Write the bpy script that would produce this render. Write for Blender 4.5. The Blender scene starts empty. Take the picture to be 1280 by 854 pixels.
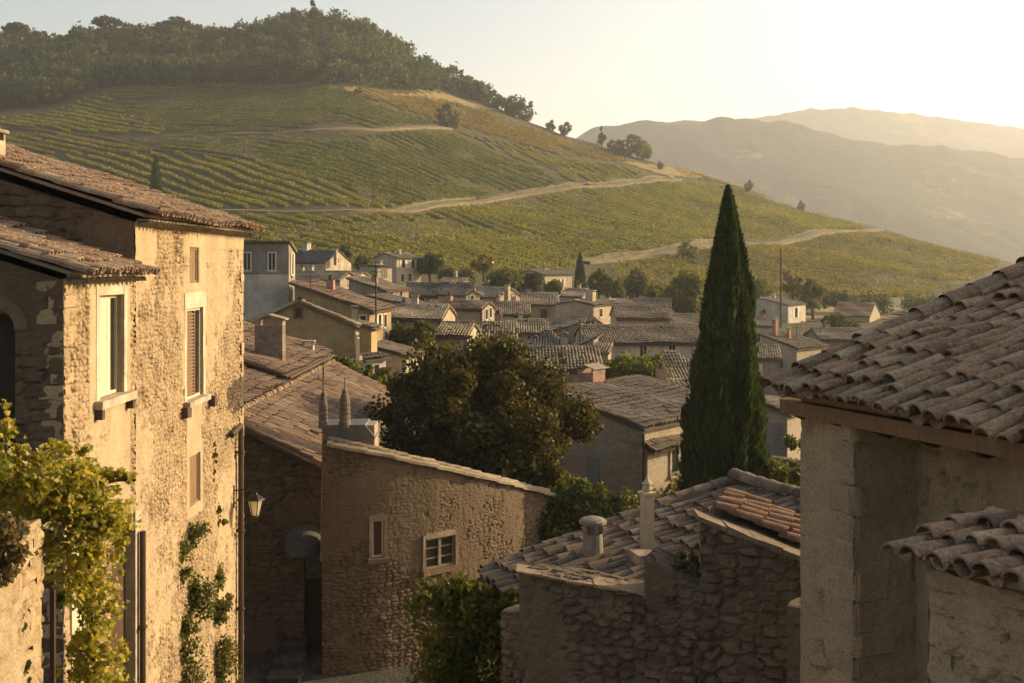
import bpy, math, random
import numpy as np
from mathutils import Vector

R = math.radians
rng = np.random.default_rng(11)
random.seed(5)
SC = bpy.context.scene
COL = SC.collection
# survey frame: focal length in photo pixels, optical centre, horizon line
F, CX, HY = 1422.0, 640.0, 330.0
SUN_AZ, SUN_EL = R(66), R(19)
SUN = np.array([math.sin(SUN_AZ) * math.cos(SUN_EL), math.cos(SUN_AZ) * math.cos(SUN_EL), math.sin(SUN_EL)])


def P(px, py, D):
    """Surveyed point: bearing px, elevation py, at depth D metres from the terrace."""
    return np.array([(px - CX) / F * D, D, (HY - py) / F * D])


# ------------------------------------------------------------------ noise
def hash2(a, b, seed=0):
    a = np.asarray(a).astype(np.int64); b = np.asarray(b).astype(np.int64)
    h = (a * 374761393 + b * 668265263 + seed * 1274126177) & 0xFFFFFFFF
    h = ((h ^ (h >> 13)) * 1274126177) & 0xFFFFFFFF
    h = ((h ^ (h >> 16)) * 2246822519) & 0xFFFFFFFF
    h = h ^ (h >> 15)
    return (h & 0xFFFFFF) / float(0x1000000)


def vnoise(x, y, seed=0):
    x = np.asarray(x, float); y = np.asarray(y, float)
    xi = np.floor(x); yi = np.floor(y); fx = x - xi; fy = y - yi
    fx = fx * fx * (3 - 2 * fx); fy = fy * fy * (3 - 2 * fy)
    a = hash2(xi, yi, seed); b = hash2(xi + 1, yi, seed); c = hash2(xi, yi + 1, seed); d = hash2(xi + 1, yi + 1, seed)
    return (a * (1 - fx) + b * fx) * (1 - fy) + (c * (1 - fx) + d * fx) * fy


def fbm(x, y, seed=0, o=4):
    s = 0; a = .5; t = 0
    for i in range(o):
        s = s + a * vnoise(x, y, seed + i * 17); t += a; a *= .5; x = x * 2.03 + 11.3; y = y * 2.03 - 7.1
    return s / t


def sstep(a, b, x):
    t = np.clip((x - a) / (b - a), 0, 1); return t * t * (3 - 2 * t)


# ------------------------------------------------------------------ mesh building
WORLD = {}


class MB:
    def __init__(s):
        s.v = []; s.f = []; s.n = 0; s.a = []

    def add(s, v, f, m=0, a=None):
        v = np.asarray(v, float).reshape(-1, 3); f = np.asarray(f, int)
        if f.ndim == 1: f = f.reshape(1, -1)
        s.v.append(v); s.f.append((f + s.n, m)); s.n += len(v)
        a = np.zeros((len(v), 4)) if a is None else np.asarray(a, float)
        s.a.append(np.concatenate([a, np.zeros((len(a), 1))], 1) if a.shape[1] == 3 else a)

    def box(s, O, u, v, w, a, b, c, m=0, jit=0.0):
        """box in frame (O;u,v,w): ranges a, b, c"""
        O, u, v, w = (np.asarray(k, float) for k in (O, u, v, w))
        q = [O + u * i + v * j + w * k for k in c for j in b for i in a]
        q = np.array(q)
        if jit: q = q + rng.normal(0, jit, q.shape)
        f = np.array([[0, 1, 3, 2], [4, 6, 7, 5], [0, 4, 5, 1], [2, 3, 7, 6], [0, 2, 6, 4], [1, 5, 7, 3]])
        if np.dot(np.cross(u, v), w) * (a[1] - a[0]) * (b[1] - b[0]) * (c[1] - c[0]) > 0: f = f[:, ::-1]
        f = f[:, ::-1] if False else f
        s.add(q, f, m)

    def poly(s, pts, m=0):
        s.add(pts, np.arange(len(pts)), m)

    def slab(s, pts, off, m=0):
        """polygon pts extruded by off"""
        pts = np.asarray(pts, float); n = len(pts)
        s.poly(pts, m); s.poly((pts + off)[::-1], m)
        q = np.concatenate([pts, pts + off])
        s.add(q, [[i, i + n, (i + 1) % n + n, (i + 1) % n] for i in range(n)], m)

    def tube(s, pts, rad, seg=8, m=0, cap=True):
        pts = np.asarray(pts, float); n = len(pts); rad = np.broadcast_to(np.asarray(rad, float), (n,))
        t = np.gradient(pts, axis=0); t /= np.linalg.norm(t, axis=1)[:, None] + 1e-9
        ref = np.where(np.abs(t[:, 2:3]) > .9, np.array([[1., 0, 0]]), np.array([[0, 0, 1.]]))
        a = np.cross(t, ref); a /= np.linalg.norm(a, axis=1)[:, None]; b = np.cross(t, a)
        th = np.arange(seg) * 2 * np.pi / seg
        q = pts[:, None] + rad[:, None, None] * (np.cos(th)[None, :, None] * a[:, None] + np.sin(th)[None, :, None] * b[:, None])
        i = np.arange(n - 1)[:, None] * seg; j = np.arange(seg)[None]
        f = np.stack([i + j, i + (j + 1) % seg, i + seg + (j + 1) % seg, i + seg + j], -1).reshape(-1, 4)
        s.add(q.reshape(-1, 3), f, m)
        if cap:
            s.poly(q[0][::-1], m); s.poly(q[-1], m)

    def lathe(s, base, prof, seg=14, m=0):
        """prof: list of (r,z)"""
        th = np.arange(seg) * 2 * np.pi / seg; n = len(prof)
        q = np.array([[[base[0] + r * math.cos(t), base[1] + r * math.sin(t), base[2] + z] for t in th] for r, z in prof])
        i = np.arange(n - 1)[:, None] * seg; j = np.arange(seg)[None]
        f = np.stack([i + j, i + (j + 1) % seg, i + seg + (j + 1) % seg, i + seg + j], -1).reshape(-1, 4)
        s.add(q.reshape(-1, 3), f, m)

    def build(s, name, mats, parent=None, origin=None, smooth=False, attr=False):
        mats = mats if isinstance(mats, (list, tuple)) else [mats]
        v = np.concatenate(s.v)
        if parent is not None: o = WORLD[parent.name]
        else: o = np.array(origin if origin is not None else (0, 0, 0), float)
        me = bpy.data.meshes.new(name)
        me.vertices.add(len(v)); me.vertices.foreach_set('co', (v - o).astype(np.float32).ravel())
        lt = []; ls = []; idx = []; mi = []; k = 0
        for f, m in s.f:
            nv = f.shape[1]; c = f.shape[0]
            idx.append(f.ravel()); ls.append(k + np.arange(c) * nv); k += c * nv; mi.append(np.full(c, m))
        idx = np.concatenate(idx); ls = np.concatenate(ls)
        me.loops.add(len(idx)); me.loops.foreach_set('vertex_index', idx.astype(np.int32))
        me.polygons.add(len(ls)); me.polygons.foreach_set('loop_start', ls.astype(np.int32))
        me.polygons.foreach_set('material_index', np.concatenate(mi).astype(np.int32))
        if smooth: me.polygons.foreach_set('use_smooth', np.ones(len(ls), bool))
        else: me.polygons.foreach_set('use_smooth', np.zeros(len(ls), bool))
        me.update(calc_edges=True)
        if attr:
            at = me.color_attributes.new('Stone', 'FLOAT_COLOR', 'POINT')
            a = np.concatenate(s.a); at.data.foreach_set('color', a.astype(np.float32).ravel())
        for m in mats: me.materials.append(m)
        ob = bpy.data.objects.new(name, me); COL.objects.link(ob)
        if parent is not None:
            ob.parent = parent; WORLD[ob.name] = o
        else:
            ob.location = o; WORLD[ob.name] = o
        return ob


def thing(name, label, cat, loc, group=None):
    o = bpy.data.objects.new(name, None); COL.objects.link(o)
    o.location = loc; WORLD[o.name] = np.array(loc, float)
    o.empty_display_size = .3
    return tag(o, label, cat, group)


def tag(o, label, cat, group=None, kind=None):
    o['label'] = label; o['category'] = cat
    if group: o['group'] = group
    if kind: o['kind'] = kind
    return o


def copy_tree(root, loc, rot=0., scale=1., label=None, group=None):
    r = root.copy(); COL.objects.link(r)
    r.location = loc; r.rotation_euler = (0, 0, rot)
    r.scale = scale if isinstance(scale, (tuple, list)) else (scale,) * 3
    if label: r['label'] = label
    if group: r['group'] = group
    for ch in list(root.children):
        c = ch.copy(); COL.objects.link(c); c.parent = r
        for g in list(ch.children):
            d = g.copy(); COL.objects.link(d); d.parent = c
    return r


# ------------------------------------------------------------------ materials
class NT:
    def __init__(s, name):
        s.m = bpy.data.materials.new(name); s.m.use_nodes = True
        s.t = s.m.node_tree; s.t.nodes.clear()
        s.out = s.n('ShaderNodeOutputMaterial')

    def n(s, typ, **kw):
        x = s.t.nodes.new(typ)
        for k, v in kw.items(): setattr(x, k, v)
        return x

    def l(s, a, b): s.t.links.new(a, b)

    def val(s, inp, v):
        if isinstance(v, bpy.types.NodeSocket): s.l(v, inp)
        elif isinstance(v, (tuple, list)): inp.default_value = (*v, 1) if len(v) == 3 and inp.type == 'RGBA' else v
        else: inp.default_value = v

    def coord(s, scale=(1, 1, 1), kind='Object'):
        tc = s.n('ShaderNodeTexCoord'); mp = s.n('ShaderNodeMapping')
        mp.inputs['Scale'].default_value = scale
        s.l(tc.outputs[kind], mp.inputs['Vector']); return mp.outputs[0]

    def noise(s, co, scale, detail=4, rough=.6, dist=0):
        x = s.n('ShaderNodeTexNoise'); s.l(co, x.inputs['Vector'])
        x.inputs['Scale'].default_value = scale; x.inputs['Detail'].default_value = detail
        x.inputs['Roughness'].default_value = rough; x.inputs['Distortion'].default_value = dist
        return x.outputs['Fac']

    def ramp(s, fac, stops, interp='LINEAR'):
        x = s.n('ShaderNodeValToRGB'); e = x.color_ramp.elements; x.color_ramp.interpolation = interp
        while len(e) < len(stops): e.new(.5)
        for i, (p, c) in enumerate(stops):
            e[i].position = p; c = (c, c, c) if isinstance(c, (int, float)) else c; e[i].color = (*c, 1)
        s.val(x.inputs[0], fac); return x.outputs[0]

    def mix(s, fac, a, b, mode='MIX'):
        x = s.n('ShaderNodeMix', data_type='RGBA', blend_type=mode)
        s.val(x.inputs[0], fac); s.val(x.inputs[6], a); s.val(x.inputs[7], b); return x.outputs[2]

    def math(s, op, a, b=0.):
        x = s.n('ShaderNodeMath', operation=op); s.val(x.inputs[0], a); s.val(x.inputs[1], b); return x.outputs[0]

    def bump(s, h, strength=.5, dist=.02, normal=None):
        x = s.n('ShaderNodeBump'); x.inputs['Strength'].default_value = strength; x.inputs['Distance'].default_value = dist
        s.l(h, x.inputs['Height'])
        if normal is not None: s.l(normal, x.inputs['Normal'])
        return x.outputs[0]

    def pbr(s, col, rough=.85, normal=None, spec=.3, metal=0.):
        x = s.n('ShaderNodeBsdfPrincipled'); s.val(x.inputs['Base Color'], col); s.val(x.inputs['Roughness'], rough)
        s.val(x.inputs['Specular IOR Level'], spec); s.val(x.inputs['Metallic'], metal)
        if normal is not None: s.l(normal, x.inputs['Normal'])
        s.l(x.outputs[0], s.out.inputs[0]); return s.m


def sc(c, k): return tuple(min(1, x * k) for x in c)


def mat_rubble(name, stones, mortar, plaster, dirt=.5):
    """stone wall driven by the modelled stones' own attributes (r: stone, g: joint, b: render left on it)"""
    t = NT(name); co = t.coord()
    at = t.n('ShaderNodeAttribute', attribute_name='Stone'); sp = t.n('ShaderNodeSeparateColor'); t.l(at.outputs['Color'], sp.inputs[0])
    k = len(stones)
    c = t.ramp(sp.outputs[0], [(i / (k - 1) if k > 1 else 0, s_) for i, s_ in enumerate(stones)])
    c = t.mix(t.ramp(t.noise(co, 9, 5, .7), [(.35, 0.), (.75, .35)]), c, sc(stones[0], .6))
    c = t.mix(t.ramp(t.noise(co, 30, 4, .7), [(.3, .5), (.6, 0.)]), c, sc(stones[1], 1.25))
    c = t.mix(sp.outputs[1], c, mortar)
    pl = t.mix(t.ramp(t.noise(co, 2.2, 6, .65), [(.3, 0.), (.7, 1.)]), plaster, sc(plaster, .72))
    c = t.mix(sp.outputs[2], c, pl)
    st = t.noise(t.coord((1.2, 1.2, .3)), 1.1, 5, .65)
    c = t.mix(t.math('MULTIPLY', t.ramp(st, [(.42, 0.), (.72, 1.)]), dirt), c, sc(plaster, .38))
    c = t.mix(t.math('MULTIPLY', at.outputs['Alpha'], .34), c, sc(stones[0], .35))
    fine = t.noise(co, 38, 6, .75)
    c = t.mix(t.ramp(fine, [(.36, .55), (.56, 0.)]), c, sc(mortar, .42))
    c = t.mix(t.ramp(t.noise(co, 75, 3, .6), [(.56, 0.), (.72, .5)]), c, sc(plaster, 1.35))
    vs = t.n('ShaderNodeTexVoronoi'); t.l(co, vs.inputs['Vector']); vs.inputs['Scale'].default_value = 9.; vs.inputs['Randomness'].default_value = 1.
    c = t.mix(t.math('MULTIPLY', t.ramp(vs.outputs['Distance'], [(.10, 1.), (.26, 0.)]), t.ramp(t.noise(co, 1.7, 3), [(.5, 0.), (.62, .6)])), c, sc(plaster, .34))
    nb = t.bump(fine, .7, .012); nb = t.bump(t.noise(co, 11, 4, .6), .5, .03, nb)
    return t.pbr(c, .95, nb, .15)


def mat_plaster(name, col, stain=.7, scale=1.):
    t = NT(name); co = t.coord()
    c = t.mix(t.ramp(t.noise(co, .9 * scale, 6, .65), [(.38, 0.), (.62, 1.)]), col, sc(col, .62))
    c = t.mix(t.math('MULTIPLY', t.ramp(t.noise(t.coord((1.5, 1.5, .25)), 1.3, 5, .6), [(.45, 0.), (.68, 1.)]), stain), c, sc(col, .4))
    f = t.noise(co, 14, 6, .7)
    c = t.mix(t.ramp(f, [(.34, .5), (.58, 0.)]), c, sc(col, .5))
    c = t.mix(t.ramp(t.noise(co, 50, 4, .7), [(.55, 0.), (.7, .45)]), c, sc(col, 1.3))
    return t.pbr(c, .95, t.bump(f, .6, .03), .15)


def mat_stonecell(name, cols, mortar, scale=2.6):
    """coarse masonry for far walls: irregular cells with joints"""
    t = NT(name); co = t.coord((1, 1, 1.7))
    d = t.n('ShaderNodeTexNoise'); t.l(co, d.inputs['Vector']); d.inputs['Scale'].default_value = 2.5
    mv = t.n('ShaderNodeVectorMath', operation='MULTIPLY_ADD'); t.l(d.outputs['Color'], mv.inputs[0]); mv.inputs[1].default_value = (.25, .25, .25); t.l(co, mv.inputs[2])
    v = t.n('ShaderNodeTexVoronoi'); t.l(mv.outputs[0], v.inputs['Vector']); v.inputs['Scale'].default_value = scale
    e = t.n('ShaderNodeTexVoronoi', feature='DISTANCE_TO_EDGE'); t.l(mv.outputs[0], e.inputs['Vector']); e.inputs['Scale'].default_value = scale
    s = t.n('ShaderNodeSeparateColor'); t.l(v.outputs['Color'], s.inputs[0])
    c = t.ramp(s.outputs[0], [(i / (len(cols) - 1), x) for i, x in enumerate(cols)])
    g = t.ramp(e.outputs[0], [(.0, 1.), (.09, 0.)])
    c = t.mix(g, c, mortar)
    pl = t.ramp(t.noise(t.coord(), .55, 5, .6), [(.42, 0.), (.56, 1.)])
    c = t.mix(pl, c, sc(mortar, 1.05))
    c = t.mix(t.ramp(t.noise(t.coord(), 6, 6, .7), [(.35, .5), (.65, 0.)]), c, sc(mortar, .45))
    h = t.math('MULTIPLY', e.outputs[0], t.math('SUBTRACT', 1., pl))
    return t.pbr(c, .95, t.bump(h, .6, .08, t.bump(t.noise(t.coord(), 22, 5, .7), .5, .02)), .15)


def mat_tile(name, cols, lichen=.4, lich=(.30, .27, .20)):
    t = NT(name); g = t.n('ShaderNodeNewGeometry'); co = t.coord()
    c = t.ramp(g.outputs['Random Per Island'], [(i / (len(cols) - 1), x) for i, x in enumerate(cols)])
    c = t.mix(t.ramp(t.noise(co, 1.1, 5, .65), [(.4, 0.), (.7, .6)]), c, sc(cols[0], .55))
    c = t.mix(t.math('MULTIPLY', t.ramp(t.noise(co, 7, 6, .75), [(.5, 0.), (.62, 1.)]), lichen), c, lich)
    f = t.noise(co, 26, 5, .7)
    c = t.mix(t.ramp(f, [(.34, .6), (.58, 0.)]), c, sc(cols[0], .35))
    c = t.mix(t.math('MULTIPLY', t.ramp(t.noise(co, 55, 4, .7), [(.55, 0.), (.68, .8)]), t.ramp(t.noise(co, 2.3, 3), [(.42, .15), (.6, 1.)])), c, sc(lich, 1.15))
    return t.pbr(c, .9, t.bump(f, .6, .015), .2)


def mat_leaf(name, cols, trans=.4, nscale=.6, gloss=.06, wi=.6):
    t = NT(name); g = t.n('ShaderNodeNewGeometry'); co = t.coord()
    k = len(cols)
    n = t.math('ADD', t.math('MULTIPLY', g.outputs['Random Per Island'], wi), t.math('MULTIPLY', t.ramp(t.noise(co, nscale, 3, .6), [(.3, 0.), (.7, 1.)]), 1 - wi))
    c = t.ramp(n, [(i / (k - 1), x) for i, x in enumerate(cols)])
    d = t.n('ShaderNodeBsdfDiffuse'); t.l(c, d.inputs[0])
    tr = t.n('ShaderNodeBsdfTranslucent'); t.l(t.mix(1., c, (1., 1., .55), 'MULTIPLY'), tr.inputs[0])
    mx = t.n('ShaderNodeMixShader'); mx.inputs[0].default_value = trans; t.l(d.outputs[0], mx.inputs[1]); t.l(tr.outputs[0], mx.inputs[2])
    gl = t.n('ShaderNodeBsdfGlossy'); gl.inputs['Roughness'].default_value = .45; gl.inputs[0].default_value = (.9, .9, .9, 1)
    m2 = t.n('ShaderNodeMixShader'); m2.inputs[0].default_value = gloss; t.l(mx.outputs[0], m2.inputs[1]); t.l(gl.outputs[0], m2.inputs[2])
    t.l(m2.outputs[0], t.out.inputs[0]); return t.m


def mat_plain(name, col, rough=.7, metal=0., var=.35, scale=5., spec=.3):
    t = NT(name); co = t.coord()
    c = t.mix(t.ramp(t.noise(co, scale, 5, .65), [(.3, 0.), (.7, 1.)]), col, sc(col, 1 - var))
    return t.pbr(c, rough, t.bump(t.noise(co, scale * 6, 4, .6), .25, .01), spec, metal)


def mat_wood(name, col):
    t = NT(name); co = t.coord((6, 6, .7))
    n = t.noise(co, 4, 6, .7, .6)
    c = t.ramp(n, [(.25, sc(col, .5)), (.5, col), (.8, sc(col, 1.35))])
    return t.pbr(c, .75, t.bump(n, .4, .01), .2)


M = {}
ST_LIT = [(.27, .18, .095), (.39, .28, .16), (.50, .385, .24), (.33, .23, .125), (.45, .34, .205)]
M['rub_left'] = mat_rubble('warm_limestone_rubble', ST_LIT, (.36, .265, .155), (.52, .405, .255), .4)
M['rub_dark'] = mat_rubble('shade_toned_brown_rubble', [(.095, .066, .042), (.145, .103, .066), (.19, .14, .09), (.118, .085, .055)], (.15, .11, .072), (.185, .134, .087), .5)  # stone darkened in colour to deepen the shade on sunless walls
M['rub_grey'] = mat_rubble('lichened_shade_toned_rubble', [(.095, .07, .047), (.15, .113, .077), (.25, .19, .13), (.125, .092, .063)], (.145, .11, .074), (.195, .147, .099), .5)  # stone tone lowered, adding shade to the foreground walls by colour
M['rub_pier'] = mat_rubble('pale_rendered_masonry', [(.30, .225, .145), (.36, .27, .175), (.42, .32, .21)], (.28, .21, .135), (.45, .34, .22), .45)
M['rub_pale'] = mat_rubble('pale_rubble_masonry', [(.30, .22, .14), (.38, .285, .185), (.45, .345, .23)], (.36, .27, .175), (.42, .315, .205), .35)
M['pl_cream'] = mat_plaster('cream_render', (.54, .45, .32))
M['pl_ochre'] = mat_plaster('ochre_render', (.36, .26, .135), .4)
M['pl_yellow'] = mat_plaster('yellow_render', (.46, .34, .17), .35)
M['pl_grey'] = mat_plaster('grey_render', (.30, .27, .23), .6)
M['pl_white'] = mat_plaster('whitewashed_render', (.56, .50, .41), .4)
M['pl_pink'] = mat_plaster('dusty_pink_render', (.42, .31, .23), .4)
M['pl_brown'] = mat_plaster('brown_render', (.34, .265, .18), .5)
M['pl_pale'] = mat_plaster('pale_surround_render', (.62, .53, .39), .2, 2)
M['sc_warm'] = mat_stonecell('warm_stone_masonry', [(.27, .21, .15), (.37, .30, .21), (.44, .36, .26)], (.38, .31, .22))
M['sc_grey'] = mat_stonecell('grey_stone_masonry', [(.25, .205, .15), (.34, .285, .21), (.42, .355, .265)], (.35, .29, .21))
M['sc_dark'] = mat_stonecell('dark_stone_masonry', [(.13, .10, .08), (.2, .16, .12), (.27, .215, .16)], (.20, .16, .12))
M['t_red'] = mat_tile('red_clay_tiles', [(.20, .125, .078), (.275, .17, .105), (.34, .225, .145), (.25, .175, .12), (.39, .295, .205)], .45)
M['t_left'] = mat_tile('terracotta_roof_tiles', [(.21, .125, .075), (.29, .175, .105), (.37, .25, .16), (.26, .18, .125), (.43, .335, .23)], .5, (.36, .31, .21))
M['t_brown'] = mat_tile('brown_clay_tiles', [(.22, .165, .105), (.30, .225, .145), (.38, .29, .19), (.33, .265, .18), (.44, .36, .255)], .5, (.40, .35, .245))
M['t_grey'] = mat_tile('grey_lichened_tiles', [(.24, .195, .135), (.31, .25, .17), (.38, .31, .22), (.44, .37, .265), (.33, .27, .19)], .55, (.45, .40, .29))
M['t_near'] = mat_tile('old_canal_tiles', [(.13, .088, .058), (.27, .172, .105), (.38, .255, .16), (.19, .13, .086), (.45, .335, .22), (.31, .185, .11), (.36, .27, .18)], .38, (.42, .35, .25))
M['t_dark'] = mat_tile('shade_toned_roof_tiles', [(.10, .072, .054), (.17, .118, .085), (.23, .165, .12), (.135, .10, .076), (.28, .215, .165)], .4, (.30, .26, .20))  # darker tile copy, imitates a roof that gets less light
M['t_slate'] = mat_tile('dark_slate_roofing', [(.085, .085, .08), (.115, .113, .105), (.145, .138, .125)], .3, (.20, .18, .14))
M['t_orange'] = mat_tile('orange_clay_tiles', [(.19, .10, .06), (.26, .135, .078), (.31, .185, .115), (.22, .14, .095)], .45)
M['t_gap'] = mat_plain('shade_toned_tile_gaps', (.13, .092, .064), .95, 0, .4, 3)  # dark deck colour stands in for the shade between tile rows
M['coping_stone'] = mat_plaster('weathered_coping_stone', (.25, .19, .13), .5, 3)
M['sill_stone'] = mat_plain('brown_sill_stone', (.17, .115, .075), .9)
M['win_surround'] = mat_plaster('dull_window_surround', (.33, .26, .18), .4, 3)
M['mortar'] = mat_plaster('lime_mortar', (.38, .31, .23), .4, 3)
M['stone_trim'] = mat_plaster('dressed_limestone', (.52, .44, .33), .3, 3)
M['wood_dark'] = mat_wood('dark_stained_wood', (.075, .045, .028))
M['wood_brown'] = mat_wood('brown_painted_shutter_wood', (.20, .125, .072))
M['wood_beam'] = mat_wood('weathered_oak_beam', (.17, .10, .056))
M['wood_pale'] = mat_plain('pale_painted_wood', (.60, .51, .37), .6, 0, .25, 9)
M['wood_white'] = mat_plain('white_painted_wood', (.54, .49, .41), .55, 0, .2, 9)
M['wood_bluegrey'] = mat_plain('grey_blue_painted_wood', (.25, .26, .26), .6, 0, .3, 9)
M['iron'] = mat_plain('blackened_iron', (.035, .03, .026), .55, .6, .4, 12, .5)
M['zinc'] = mat_plain('dull_zinc', (.15, .14, .13), .55, .5, .3, 6, .4)
M['lead'] = mat_plain('weathered_lead_flashing', (.15, .15, .145), .7, .2, .4, 4, .3)
M['copper'] = mat_plain('brown_downpipe_metal', (.085, .055, .038), .6, .4, .3, 8)
M['concrete'] = mat_plain('aged_concrete', (.26, .225, .18), .9, 0, .4, 6)
M['brick'] = mat_plain('pinkish_chimney_brick', (.36, .20, .15), .9, 0, .35, 10)
M['clay_dark'] = mat_plain('smoked_clay', (.10, .058, .05), .85, 0, .35, 10)


def mat_glass(name, col):
    t = NT(name); return t.pbr(col, .12, t.bump(t.noise(t.coord(), 3, 2), .05, .01), .6)


M['glass'] = mat_glass('dark_window_glass', (.018, .017, .015))
M['void'] = mat_plain('void_shade_colour', (.05, .04, .03), .95)  # near black colour stands in for unlit depth behind openings


def mat_lantern():
    t = NT('frosted_lantern_glass'); d = t.n('ShaderNodeBsdfDiffuse'); d.inputs[0].default_value = (.8, .74, .6, 1)
    tr = t.n('ShaderNodeBsdfTranslucent'); tr.inputs[0].default_value = (.9, .82, .66, 1); m = t.n('ShaderNodeMixShader'); m.inputs[0].default_value = .6
    t.l(d.outputs[0], m.inputs[1]); t.l(tr.outputs[0], m.inputs[2]); t.l(m.outputs[0], t.out.inputs[0]); return t.m


M['lantern'] = mat_lantern()
M['bark'] = mat_plain('rough_bark', (.085, .06, .042), .95, 0, .5, 8)
M['lf_big'] = mat_leaf('bronze_green_leaves', [(.019, .026, .008), (.041, .045, .013), (.078, .070, .019), (.132, .102, .027), (.215, .145, .04)], .34, 1.0, .012, .4)
M['lf_cyp'] = mat_leaf('cypress_needles', [(.018, .030, .009), (.032, .050, .013), (.06, .085, .019), (.10, .125, .025)], .3, .6, .02)
M['lf_dark'] = mat_leaf('dark_green_leaves', [(.028, .038, .012), (.055, .068, .02), (.10, .112, .032), (.15, .152, .042)], .4, .3, .01)
M['lf_mid'] = mat_leaf('olive_green_leaves', [(.055, .064, .018), (.105, .112, .03), (.175, .172, .045), (.25, .23, .058)], .45, .4, .01)
M['lf_fresh'] = mat_leaf('fresh_green_leaves', [(.045, .058, .012), (.085, .10, .019), (.15, .155, .028), (.23, .21, .036)], .5, .7, .02)
M['lf_gold'] = mat_leaf('golden_autumn_leaves', [(.14, .10, .02), (.22, .16, .03), (.30, .22, .045), (.36, .24, .05)], .45, .6)
M['lf_vine'] = mat_leaf('autumn_vine_leaves', [(.10, .125, .014), (.22, .225, .024), (.38, .325, .036), (.52, .40, .048), (.52, .32, .05)], .55, 1.3, .02)
M['lf_ivy'] = mat_leaf('ivy_leaves', [(.022, .032, .009), (.045, .058, .014), (.085, .095, .022), (.14, .14, .032)], .35, .8, .02)
M['lf_dry'] = mat_leaf('dry_creeper_leaves', [(.12, .08, .04), (.19, .13, .055), (.17, .16, .05)], .4, .8, .02)
M['vines'] = [mat_leaf('vine_rows_' + k, c, .45, .12, .01) for k, c in (
    ('deep_green', [(.058, .084, .012), (.122, .148, .02), (.20, .21, .03), (.305, .282, .042)]),
    ('yellow_green', [(.10, .118, .014), (.198, .198, .023), (.315, .283, .034), (.43, .348, .045)]),
    ('gold', [(.19, .15, .022), (.30, .22, .032), (.40, .285, .044), (.45, .27, .05)]),
    ('brown_green', [(.10, .102, .017), (.19, .168, .026), (.29, .235, .037), (.38, .285, .048)]))]
M['forest'] = mat_leaf('woodland_leaves', [(.024, .038, .011), (.058, .078, .021), (.115, .128, .035), (.20, .19, .05)], .4, .13, .01, .35)
# ------------------------------------------------------------------ terrain
def table(pts):
    p = np.array(pts, float); return p[:, 0], p[:, 1]


SILX, SILY = table([(-900, 90), (-500, 72), (0, 60), (130, 56), (230, 50), (330, 45), (390, 38), (430, 44), (470, 60), (530, 92), (590, 126), (640, 148), (700, 167), (740, 180), (800, 199), (900, 229), (1000, 261), (1100, 287), (1200, 314), (1265, 331), (1330, 352), (1700, 420), (2400, 430)])
FOX, FOY = table([(-900, 338), (-500, 338), (300, 342), (500, 350), (690, 370), (860, 384), (1000, 397), (1280, 400), (2400, 405)])
RDX, RDY = table([(-900, 640), (-500, 630), (400, 600), (800, 545), (1280, 470), (2400, 430)])
FOOT = 215.0
GZ = -11.3


def zter(X, Y):
    X = np.asarray(X, float); Y = np.asarray(Y, float)
    px = np.clip(CX + F * X / np.maximum(Y, 40.), -900, 2400)
    zf = (HY - np.interp(px, FOX, FOY)) / F * FOOT
    Rd = np.interp(px, RDX, RDY)
    zr = (HY - np.interp(px, SILX, SILY)) / F * Rd
    k = np.clip((Y - 62) / (FOOT - 62), 0, 1); zv = GZ + (zf - GZ) * (k * .35 + .65 * k * k * (3 - 2 * k))
    t = np.clip((Y - FOOT) / (Rd - FOOT), 0, 1); zh = zf + (zr - zf) * (.12 * t + .88 * t ** 1.42)
    over = np.maximum(Y - Rd, 0)
    slope = np.where(over < 140, .0016 * over ** 2, .0016 * 140 ** 2 + .45 * (over - 140))
    z = np.where(Y < FOOT, zv, zh) - slope
    amp = sstep(230, 330, Y)
    z = z + amp * (fbm(X / 55., Y / 55., 3) - .5) * 5.5 + amp * (fbm(X / 14., Y / 14., 9, 3) - .5) * .9
    # distant valley floor
    return np.maximum(z, -34 + (fbm(X / 300., Y / 300., 4) - .5) * 14)


def hit(px, py, d0=120., d1=760.):
    """where the sight line (px,py) meets the hill; falls back to the crest"""
    d = np.linspace(d0, d1, 1300); X = (px - CX) / F * d
    z = zter(X, d); ray = (HY - py) / F * d
    below = np.nonzero(ray <= z)[0]
    if len(below): k = below[0]
    else: k = int(np.argmin(np.abs(np.degrees(np.arctan2(ray - z, d)))))
    return np.array([X[k], d[k], z[k]])


def gpos(px, D):
    X = (px - CX) / F * D; return np.array([X, D, float(zter(X, D))])


def mat_ground():
    t = NT('dry_grass_and_soil'); co = t.coord(kind='Object')
    a = t.ramp(t.noise(co, .03, 5, .65), [(.3, (.062, .050, .026)), (.5, (.070, .064, .027)), (.7, (.11, .088, .042))])
    a = t.mix(t.ramp(t.noise(co, .5, 6, .7), [(.35, 0.), (.7, .8)]), a, (.055, .055, .022))
    a = t.mix(t.ramp(t.noise(co, 2.5, 5, .7), [(.45, 0.), (.7, .6)]), a, (.17, .13, .075))
    return t.pbr(a, .95, t.bump(t.noise(co, 1.4, 6, .7), .8, .3), .1)


M['ground'] = mat_ground()
M['dirt'] = mat_plaster('pale_dirt_track', (.25, .20, .115), .3, .3)
M['gold_grass'] = mat_plain('dry_golden_grass', (.32, .235, .085), .95, 0, .5, .8)
M['meadow'] = mat_plain('mown_meadow_grass', (.13, .125, .045), .95, 0, .5, .6)


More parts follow.
